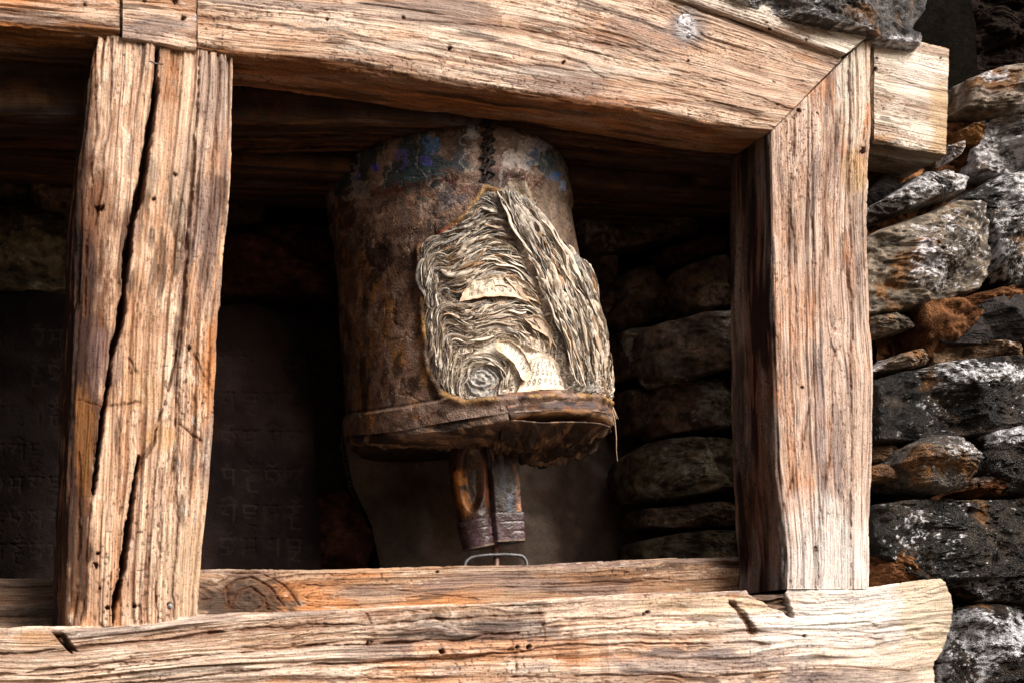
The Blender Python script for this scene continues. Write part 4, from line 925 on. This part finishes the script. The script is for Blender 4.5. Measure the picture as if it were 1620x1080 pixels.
# loose leaves standing out of the stack
def slivers(model, OUT, n, seed, base, wid, parent, name, bulge=None, label=None, lens=(.02, .09)):
    rs = np.random.RandomState(seed); us = []; 
    lo = np.min(OUT, 0); hi = np.max(OUT, 0); hi[0] = min(hi[0], 1.55*RM)
    pts = []
    while len(pts) < n:
        u = lo[0]+rs.rand(400)*(hi[0]-lo[0]); z = lo[1]+rs.rand(400)*(hi[1]-lo[1]); ok = (sdpoly(u, z, OUT) < -.004) & (sdpoly(u, z, LOW) > .002) & (sdpoly(u, z, SH) > .002) & (np.hypot(u-CORE[0], z-CORE[1]) > .028)
        pts += list(zip(u[ok], z[ok]))
    p = np.array(pts[:n]); K = 15; L = lens[0]+rs.rand(n)**1.6*(lens[1]-lens[0]); st_ = L/K
    path = [p.copy()]
    for k in range(K):
        e = 1e-3; u, z = path[-1][:, 0], path[-1][:, 1]
        gu = (tps(model, u+e, z)-tps(model, u-e, z)); gz = (tps(model, u, z+e)-tps(model, u, z-e)); gl = np.hypot(gu, gz)+1e-9
        t = np.stack([-gz/gl, gu/gl], 1)+.25*1.7*np.stack([fb(u*45, z*45+p[:, 0]*300, seed, 2), fb(u*45+9, z*45+p[:, 0]*300, seed+1, 2)], 1)
        path.append(path[-1]+t*st_[:, None])
    path = np.array(path)                                       # K+1,n,2
    Vs, Fs, Cs, off = [], [], [], 0
    for i in range(n):
        q = path[:, i]; ins_ = (sdpoly(q[:, 0], q[:, 1], OUT) < .004) & (sdpoly(q[:, 0], q[:, 1], LOW) > -.006)
        if not ins_.all():
            m_ = np.argmin(ins_); 
            if m_ < 5: continue
            q = q[:m_]
        k = len(q); env = np.sin(np.linspace(.08, 1, k)*math.pi*.95)
        w_ = wid*(.3+1.4*rs.rand()**2)*env; tiltn = rs.uniform(-.9, .9)
        T = np.gradient(q, axis=0); T /= np.linalg.norm(T, axis=1)[:, None]+1e-9; Nn = np.stack([-T[:, 1], T[:, 0]], 1)
        rb = base+rs.uniform(-.004, .006)+.002*fb(q[:, 0]*50, q[:, 1]*50+i, seed+3, 2)
        if bulge is not None: rb = rb+bulge(q[:, 0], q[:, 1])
        rows = []
        for j in range(4):
            g_ = j/3; off2 = q+Nn*(w_*g_*math.sin(tiltn)*(1+.5*g_))[:, None]*1.2
            rad = rb+w_*g_*math.cos(tiltn)+.0008*fb(q[:, 0]*160, q[:, 1]*160+j*.4, seed+5, 2)
            rows.append(drum(off2[:, 0]/RM, off2[:, 1], rad))
        V = np.array(rows).transpose(1, 0, 2).reshape(-1, 3)
        tone = rs.rand(); base_c = CREAM*(.75+.45*rs.rand()) if tone < .55 else (PGREY*(.7+.6*rs.rand()) if tone < .85 else PBR*(.6+.9*rs.rand()))
        zz_ = q[:, 1].mean(); base_c = base_c*.6+.4*(CREAM*1.1 if zz_ < .16 else PGREY*.85 if zz_ > .27 else base_c)
        cc = np.tile(base_c, (len(V), 1)); ink = ss(.15, .4, fb3(V[:, 0]*400, V[:, 1]*400, V[:, 2]*400, seed+7, 2))*(rs.rand() < .5)
        cc = cc*(1-.7*ink[:, None])
        jj = np.tile(np.arange(4), k); cc[jj == 3] *= .75
        Vs.append(V); Cs.append(cc); Fs.append(gridfaces(k, 4)+off); off += len(V)
    V = np.vstack(Vs); C_ = np.c_[np.vstack(Cs), np.full(len(V), .75)]
    o = mesh(name, V, np.vstack(Fs), M_PAPER, parent, C_)
    md = o.modifiers.new('thick', 'SOLIDIFY'); md.thickness = .0005
    o['kind'] = 'stuff'
    if label: o['label'] = label
    return o
slivers(MA, OUTA, 1500, 5, RM+.001, .0036, PW, 'loose_leaves', label='torn leaf edges curling out of the paper stack')
slivers(MA, OUTA, 70, 15, RM+.001, .0065, PW, 'loose_leaves', lens=(.03, .07), label='small curled flakes of torn paper on the stack')
slivers(MB, OUTB, 70, 16, RM+.006, .0075, PW, 'loose_leaves', bulge=bulB, lens=(.04, .10), label='small curled flakes of torn paper on the right bundle')
slivers(MB, OUTB, 1000, 6, RM+.006, .0048, PW, 'loose_leaves', bulge=bulB, lens=(.03, .13), label='long torn leaf edges hanging down the right bundle')
# larger sheets lying open
def page(top, bot, off, seed, color, rows=0, curl=.004, label=None):
    n1, n2_ = 90, 46
    A = resample(uvd(top), n1); B = resample(uvd(bot), n1); f = np.linspace(0, 1, n2_)[None, :, None]
    G = A[:, None]*(1-f)+B[:, None]*f; U, Z = G[..., 0], G[..., 1]
    fx = np.linspace(0, 1, n1)[:, None]; fy = np.linspace(0, 1, n2_)[None]
    edge = np.maximum(np.abs(2*fx-1), np.abs(2*fy-1)); r = RM+off+curl*edge**5+.0016*fb(U*60, Z*60, seed, 3)+.003*fb(U*18, Z*18, seed+1, 2)
    G = G+.0012*np.stack([fb(U*90, Z*90, seed+2, 3), fb(U*90, Z*90, seed+3, 3)], -1)*(edge[..., None] > .8)
    c = np.empty(U.shape+(3,)); c[:] = color; c = mixc(c, PBR*1.6, ss(.75, 1.0, edge+.15*fb(U*50, Z*50, seed+4, 3))*.6); c = mixc(c, CREAM*.8, ss(0, .6, fb(U*30, Z*30, seed+6, 3))*.4)
    if rows:
        rs = random.Random(seed); ink = np.zeros(U.shape); x = fx*np.ones_like(fy); y = fy*np.ones_like(fx)
        for rw in range(rows):
            yy = .16+rw*(.78/rows); xx = .12+rs.random()*.06
            while xx < .88:
                for st_ in GL[rs.randrange(6)]:
                    pts = [(xx+a*.075, (yy+b*.48/rows)) for a, b in st_]
                    d_, _ = segd(x, y*.55, [(a, b*.55) for a, b in pts]); ink = np.maximum(ink, 1-ss(.004, .011, d_))
                xx += .105+rs.random()*.02
        c = mixc(c, INK_GAP*1.5, ink*.9)
    V = drum(G[..., 0]/RM, G[..., 1], r)
    o = mesh('paper_sheet', V.reshape(-1, 3), gridfaces(n1, n2_), M_PAPER, PW, np.concatenate([c, np.full(U.shape+(1,), .7)], -1).reshape(-1, 4))
    md = o.modifiers.new('thick', 'SOLIDIFY'); md.thickness = .0006; md.offset = 0
    if label: o['label'] = label
    return o
page([(733, 462), (755, 444), (785, 436), (803, 438), (812, 446)], [(728, 480), (752, 474), (785, 470), (812, 474), (832, 482)], .006, 41, (.68, .56, .42), 2, label='open cream sheet with rows of black characters')
page([(785, 543), (800, 540), (818, 550), (832, 570), (838, 590)], [(784, 556), (800, 566), (812, 580), (822, 600), (828, 606)], .008, 42, (.74, .65, .52), 1, label='bright curled cream sheet above the coil')
page([(842, 566), (858, 560), (872, 566), (884, 578)], [(815, 622), (845, 618), (878, 616), (900, 618)], .003, 43, (.70, .61, .49), 3, label='cream sheet of small print at the lower right')
page([(826, 505), (842, 500), (860, 512), (872, 530)], [(835, 520), (848, 528), (862, 536), (868, 548)], .007, 44, (.40, .30, .22), 0, label='brown crumpled scrap')
page([(795, 440), (812, 436), (830, 452)], [(822, 474), (838, 476), (852, 486)], .005, 45, (.42, .33, .25), 0, label='brown folded scrap beside the open sheet')
# ---------------------------------------------------------------- wooden foot of the drum
zb0, zb1 = -.004, .045
nn = 420; th = np.linspace(todrum(790, 640)[0], 2.3, nn); prof = [(.045, -.02), (.045, .004), (.041, .0085), (.030, .010), (.018, .010), (.008, .009), (.002, .005), (.0, -.002), (0, -.05)]
dense = resample(np.array(prof), 60)
T, Zp = np.meshgrid(th, dense[:, 0], indexing='ij'); Rr = RB+dense[:, 1][None]*np.ones_like(T)
U = T*RB; wob = .003*fb(U*9, Zp*10, 310, 3)+.001*fb(U*20, Zp*150, 311, 4)
lo_ = ss(.012, .0, Zp)*(.006*np.maximum(0, fb(U*14, U*0, 312, 3)))
V = drum(T, Zp-.041+lo_+.003*fb(U*6, U*0, 313, 2), Rr+wob); px, py = proj(V)
c = np.empty(T.shape+(3,)); c[:] = (.13, .095, .09); c = mixc(c, (.34, .23, .17), ss(-.1, .5, fb(U*12, Zp*90, 314, 4))); c = mixc(c, (.27, .12, .06), ss(.1, .45, fb(U*50, Zp*25, 315, 4))*.8)
c = mixc(c, (.38, .20, .09), ss(.012, .004, Zp+.004*fb(U*20, U*0, 316, 3))*.8); c = mixc(c, (.02, .015, .014), ss(.3, .6, fb(U*30, Zp*100, 317, 4))*.7)
cd, _ = segd(px, py, [(790, 636), (800, 645), (806, 662)]); c = mixc(c, DARK, 1-ss(.8, 2.4, cd)); V = V-((1-ss(.5, 3, cd))*.008)[..., None]*(np.cos(T)[..., None]*E1+np.sin(T)[..., None]*E2)
rim = mesh('foot_rim', V.reshape(-1, 3), gridfaces(nn, 60), M_WOOD, PW, np.concatenate([c, np.full(T.shape+(1,), .5)], -1).reshape(-1, 4), np.stack([U, Zp], -1).reshape(-1, 2))
rim['label'] = 'bare worn wooden rim on the right of the foot'
# hide gathered under the foot: a smooth roll on the left, ragged pleats on the right
def skirt(t0, t1, seed, colA, colB, pleat, label, roll, n=520, mrows=110):
    th = np.linspace(t0, t1, n); f = np.linspace(0, 1, mrows); T, Fq = np.meshgrid(th, f, indexing='ij'); U = T*RB
    low = -.030*ss(-1.5, -.35, T)*(1-ss(1.9, 2.3, T)) if roll else -.040-.008*ss(tl, tl+.3, T)+0*T
    pl = fb(U*pleat-Fq*4, Fq*2.2+U*5, seed, 5, .55); fold = 1-np.abs(fb(U*pleat*.7+Fq*2, Fq*3, seed+3, 3)); rag = fb(U*30, U*0, seed+5, 4)
    if roll:
        a = np.clip(Fq/.22, 0, 1)*math.pi*.5
        rad = RB+.0035+.004*np.sin(a*2)-RB*.72*np.clip((Fq-.16)/.84, 0, 1)**1.1
        z = low+.010-.024*np.sin(a)-.007*np.sin(np.clip((Fq-.2)/.8, 0, 1)*math.pi)-.002*ss(.5, 1, Fq)
    else:
        rad = RB+.002-RB*.72*Fq; z = low-.020*np.sin(Fq*math.pi*.75)-.016*ss(.0, .12, Fq)*np.maximum(0, rag)
    z = z+pl*(.008 if roll else .015)*ss(.04, .3, Fq)-.006*ss(.75, .95, fold)*ss(.1, .4, Fq); rad = rad+pl*.004
    V = drum(T, z, rad); c = np.empty(T.shape+(3,)); c[:] = colA
    c = mixc(c, colB, ss(-.2, .5, pl)); c = mixc(c, np.array(colA)*.2, ss(.05, .5, -pl)*.8); c = mixc(c, (.33, .20, .11), ss(.3, .6, fb(U*60-Fq*6, Fq*6, seed+8, 4))*.5)
    o = mesh('hide_skirt', V.reshape(-1, 3), gridfaces(n, mrows), M_HIDE, PW, np.concatenate([c, np.full(T.shape+(1,), .5)], -1).reshape(-1, 4))
    md = o.modifiers.new('thick', 'SOLIDIFY'); md.thickness = .002; md.offset = 0
    o['label'] = label
tl = todrum(800, 640)[0]
skirt(-4.1, tl, 410, (.085, .052, .038), (.17, .115, .085), 15, 'wrinkled hide gathered under the left of the foot', True)
skirt(tl-.04, 2.3, 431, (.075, .045, .032), (.21, .14, .095), 36, 'ragged pleats hanging under the right of the foot', False)
lathe('bottom_disc', BOTc-AX*.030, AX, [(0.0, .01), (0, RB*.5), (0, RB-.012), (.01, RB-.004), (.02, RB-.006)], 60, M_HIDE, PW, (.045, .028, .02), .7)

# ---------------------------------------------------------------- hub, handle, pin
def loft(name, path, radii, n, mat, parent, colfn, sq=None, noise=.002, seed=0, label=None, rows=120):
    """body swept along a path; radii rows are (half width, half depth); sq = number of facets"""
    path = resample(np.array(path), rows); rr = resample(np.array(radii, float), rows); T = np.gradient(path, axis=0); T /= np.linalg.norm(T, axis=1)[:, None]
    ex = np.array(RGT)[None]-T*(T@RGT)[:, None]; ex /= np.linalg.norm(ex, axis=1)[:, None]; ey = np.cross(ex, T)
    th = np.linspace(0, 2*math.pi, n, endpoint=False)
    if sq:
        k = math.pi/sq; q = np.mod(th+.25, 2*k)-k; m_ = math.cos(k)/np.cos(q); m_ = m_*.85+.15*1.0
    else: m_ = np.ones(n)
    V = path[:, None]+(rr[:, 0, None]*np.cos(th)[None]*m_[None])[..., None]*ex[:, None]+(rr[:, 1, None]*np.sin(th)[None]*m_[None])[..., None]*ey[:, None]
    sg = np.sin(th)
    D = V-path[:, None]; Dn = D/(np.linalg.norm(D, axis=2)[..., None]+1e-9)
    f = np.linspace(0, 1, rows)[:, None]; TT = th[None]*np.ones_like(f); FF = f*np.ones_like(TT)
    h, c = colfn(FF, TT, V, ey)
    V = V+Dn*(h+noise*fb3(V[..., 0]*50, V[..., 1]*50, V[..., 2]*50, seed, 4))[..., None]
    cp_ = []
    Vf = V.reshape(-1, 3); cf = c.reshape(-1, 4); F = [gridfaces(rows, n, wrap=True)]
    for row in (0, rows-1):
        ring = np.arange(n)+row*n; Vf = np.vstack([Vf, Vf[ring].mean(0)]); cf = np.vstack([cf, cf[ring[0]]]); F.append(np.stack([ring, np.roll(ring, -1), np.full(n, len(Vf)-1)], -1))
    L_ = np.c_[np.r_[(FF*.2).ravel(), 0, 0], np.r_[(TT*.03).ravel(), 0, 0]]
    o = mesh(name, Vf, F, mat, parent, cf, L_)
    if label: o['label'] = label
    return o
HB = (.022, .014, .014)
YH = YD-.02
def PT(x, y, dy=0): return P(x, y, YH+dy)
def cr_fn(F_, T_, V, ey):
    px, py = proj(V)
    c = np.empty(F_.shape+(3,)); c[:] = (.045, .018, .012)
    c = mixc(c, (.08, .04, .025), ss(0, .5, fb(F_*9, T_*4, 520, 4)))
    # hollow on the face turned to the viewer
    q = np.hypot((px-748)/19, (py-755)/52); k = (1-ss(.75, 1.1, q))*(np.sin(T_) < 2)
    h = -.014*k
    c = mixc(c, (.035, .02, .014), k); c = mixc(c, (.16, .085, .04), k*ss(.1, .5, fb(px*.2+py*.1, py*.12, 521, 3))*.6)
    o_ = np.exp(-((px-(722+(py-730)*.19))/8)**2)*ss(735, 750, py)*(1-ss(800, 822, py)); c = mixc(c, (.55, .22, .06), o_*1.3*ss(-.7, .1, fb(px*.12, py*.1, 522, 3)))
    o2 = np.exp(-((px-770)/4)**2)*ss(710, 730, py)*(1-ss(790, 810, py)); c = mixc(c, (.25, .08, .03), o2*.8)
    h = h+.003*o_
    return h, np.concatenate([c, np.full(F_.shape+(1,), .32)], -1)
loft('handle_lobe', [PT(740, 680), PT(740, 735), PT(748, 800), PT(757, 868)], [(.030, .030), (.034, .030), (.031, .028), (.027, .026)], 160, M_LACQ, PW, cr_fn, seed=61, noise=.0015, rows=200, label='hollowed charred lobe with an orange worn edge')
def blk_fn(F_, T_, V, ey):
    px, py = proj(V); c = np.empty(F_.shape+(3,)); c[:] = (.030, .016, .014)
    c = mixc(c, (.075, .09, .13), ss(.1, .5, fb(F_*6, T_*3, 530, 4)+.5*np.exp(-((px-805)/9)**2)))
    e = np.exp(-((px-(817+(py-740)*.09))/4.0)**2); c = mixc(c, (.42, .15, .05), e*.9*ss(-.3, .3, fb(px*.1, py*.05, 531, 3)))
    wn = 1-ss(.0, .16, np.abs(F_-.05)); c = mixc(c, (.16, .11, .085), wn*ss(0, .4, fb(px*.1, py*.1, 532, 4)))
    return np.zeros_like(F_), np.concatenate([c, np.full(F_.shape+(1,), .34)], -1)
loft('handle_block', [PT(783, 680, -.006), PT(789, 760, -.006), PT(796, 860, -.006)], [(.040, .030), (.040, .031), (.036, .030)], 160, M_LACQ, PW, blk_fn, sq=4, seed=62, noise=.001, rows=160, label='faceted dark block with bluish faces')
def band_fn(F_, T_, V, ey):
    c = np.empty(F_.shape+(3,)); c[:] = (.055, .028, .030); c = mixc(c, (.10, .06, .07), ss(0, .5, fb(F_*8, T_*3, 540, 4))); c = mixc(c, (.25, .18, .13), ss(.9, 1, F_)*.8)
    return -.002*ss(.3, .8, n2(F_*9, T_*.3, 541)), np.concatenate([c, np.full(F_.shape+(1,), .33)], -1)
loft('band', [PT(793, 812, -.008), PT(797, 858, -.008)], [(.0415, .034), (.038, .032)], 140, M_LACQ, PW, band_fn, sq=4, seed=63, noise=.0008, rows=50, label='purple brown band around the foot of the block')
loft('band', [PT(750, 822, -.002), PT(759, 866, -.002)], [(.032, .030), (.0285, .028)], 140, M_LACQ, PW, band_fn, seed=64, noise=.001, rows=50, label='purple brown band around the foot of the lobe')
loft('collar', [PT(735, 680, .01), PT(775, 676, .0), PT(818, 678, .01)], [(.014, .022), (.02, .026), (.013, .02)], 80, M_HIDE, PW, lambda F_, T_, V, ey: (np.zeros_like(F_), np.concatenate([np.tile(np.array([.035, .024, .02]), F_.shape+(1,)), np.full(F_.shape+(1,), .5)], -1)), seed=66, noise=.006, rows=60)
loft('hide_strip', [PT(768, 668, -.04), PT(776, 700, -.045), PT(781, 728, -.04)], [(.009, .002), (.007, .002), (.001, .001)], 24, M_HIDE, PW, lambda F_, T_, V, ey: (np.zeros_like(F_), np.concatenate([np.tile(np.array([.17, .11, .08]), F_.shape+(1,)), np.full(F_.shape+(1,), .5)], -1)), seed=67, noise=.001, rows=30)
joint_tubes('pin', [([PT(783, 858), PT(785, 875), PT(786, 915)], [.0075, .0055, .0045])], M_METAL, PW, (.13, .06, .035), .45, 14)
# loose fibres at the lower right
def pd(x, y, y_=YD-.1): return P(x, y, y_)
fib = []
for k, (dx, dy) in enumerate([(0, 0), (2.5, -3), (-2, 2)]):
    fib.append(([pd(930+dx, 618+dy), pd(950+dx, 622+dy), pd(962+dx*.5, 635+dy), pd(970+dx, 655+dy), pd(973+dx, 668+dy*2)], [.0016, .0015, .0013, .001, .0004]))
fib.append(([pd(950, 620), pd(964, 636), pd(972, 660), pd(975, 690), pd(975, 712), pd(977, 729)], [.0018, .0016, .0012, .001, .0008, .0004]))
fib.append(([pd(955, 625), pd(968, 640), pd(978, 662)], [.0012, .001, .0004]))
fb_ = joint_tubes('fibre', fib, M_PAPER, PW, (.42, .30, .20), .8, 6); fb_['label'] = 'pale torn fibres dangling at the lower right of the drum'; fb_['kind'] = 'stuff'
# wire hoop the pin turns in
hp = [P(734, 905, .30), P(736, 888, .30), P(746, 880, .30), P(770, 877, .30), P(800, 876, .30), P(826, 878, .30), P(833, 886, .30), P(834, 905, .30)]
hoop = joint_tubes('iron_hoop', [(resample(np.array(hp), 60), .0028)], M_METAL, None, (.10, .095, .10), .4, 10)
tag(hoop, 'thin flat iron hoop around the pin just above the inner rail', 'hoop')

# ground in front of the wall, out of sight below
def gcol(V, px, py):
    x, y = V[..., 0], V[..., 1]; c = np.empty(x.shape+(3,)); c[:] = (.10, .075, .055); c = mixc(c, (.15, .12, .09), ss(-.4, .5, fb(x*2, y*2, 7, 4)))
    return np.concatenate([c, np.full(x.shape+(1,), .8)], -1)
X, Yg = np.meshgrid(np.linspace(-30, 30, 121), np.linspace(-40, .8, 82), indexing='ij'); V = np.stack([X, Yg, .02*fb(X*2, Yg*2, 3, 3)], -1)
tag(mesh('ground', V.reshape(-1, 3), gridfaces(121, 82), M_CLAY, None, gcol(V, 0, 0).reshape(-1, 4)), kind='structure')
print('TRIS', sum(len(o.data.polygons)*2 for o in COL.objects if o.type == 'MESH'))
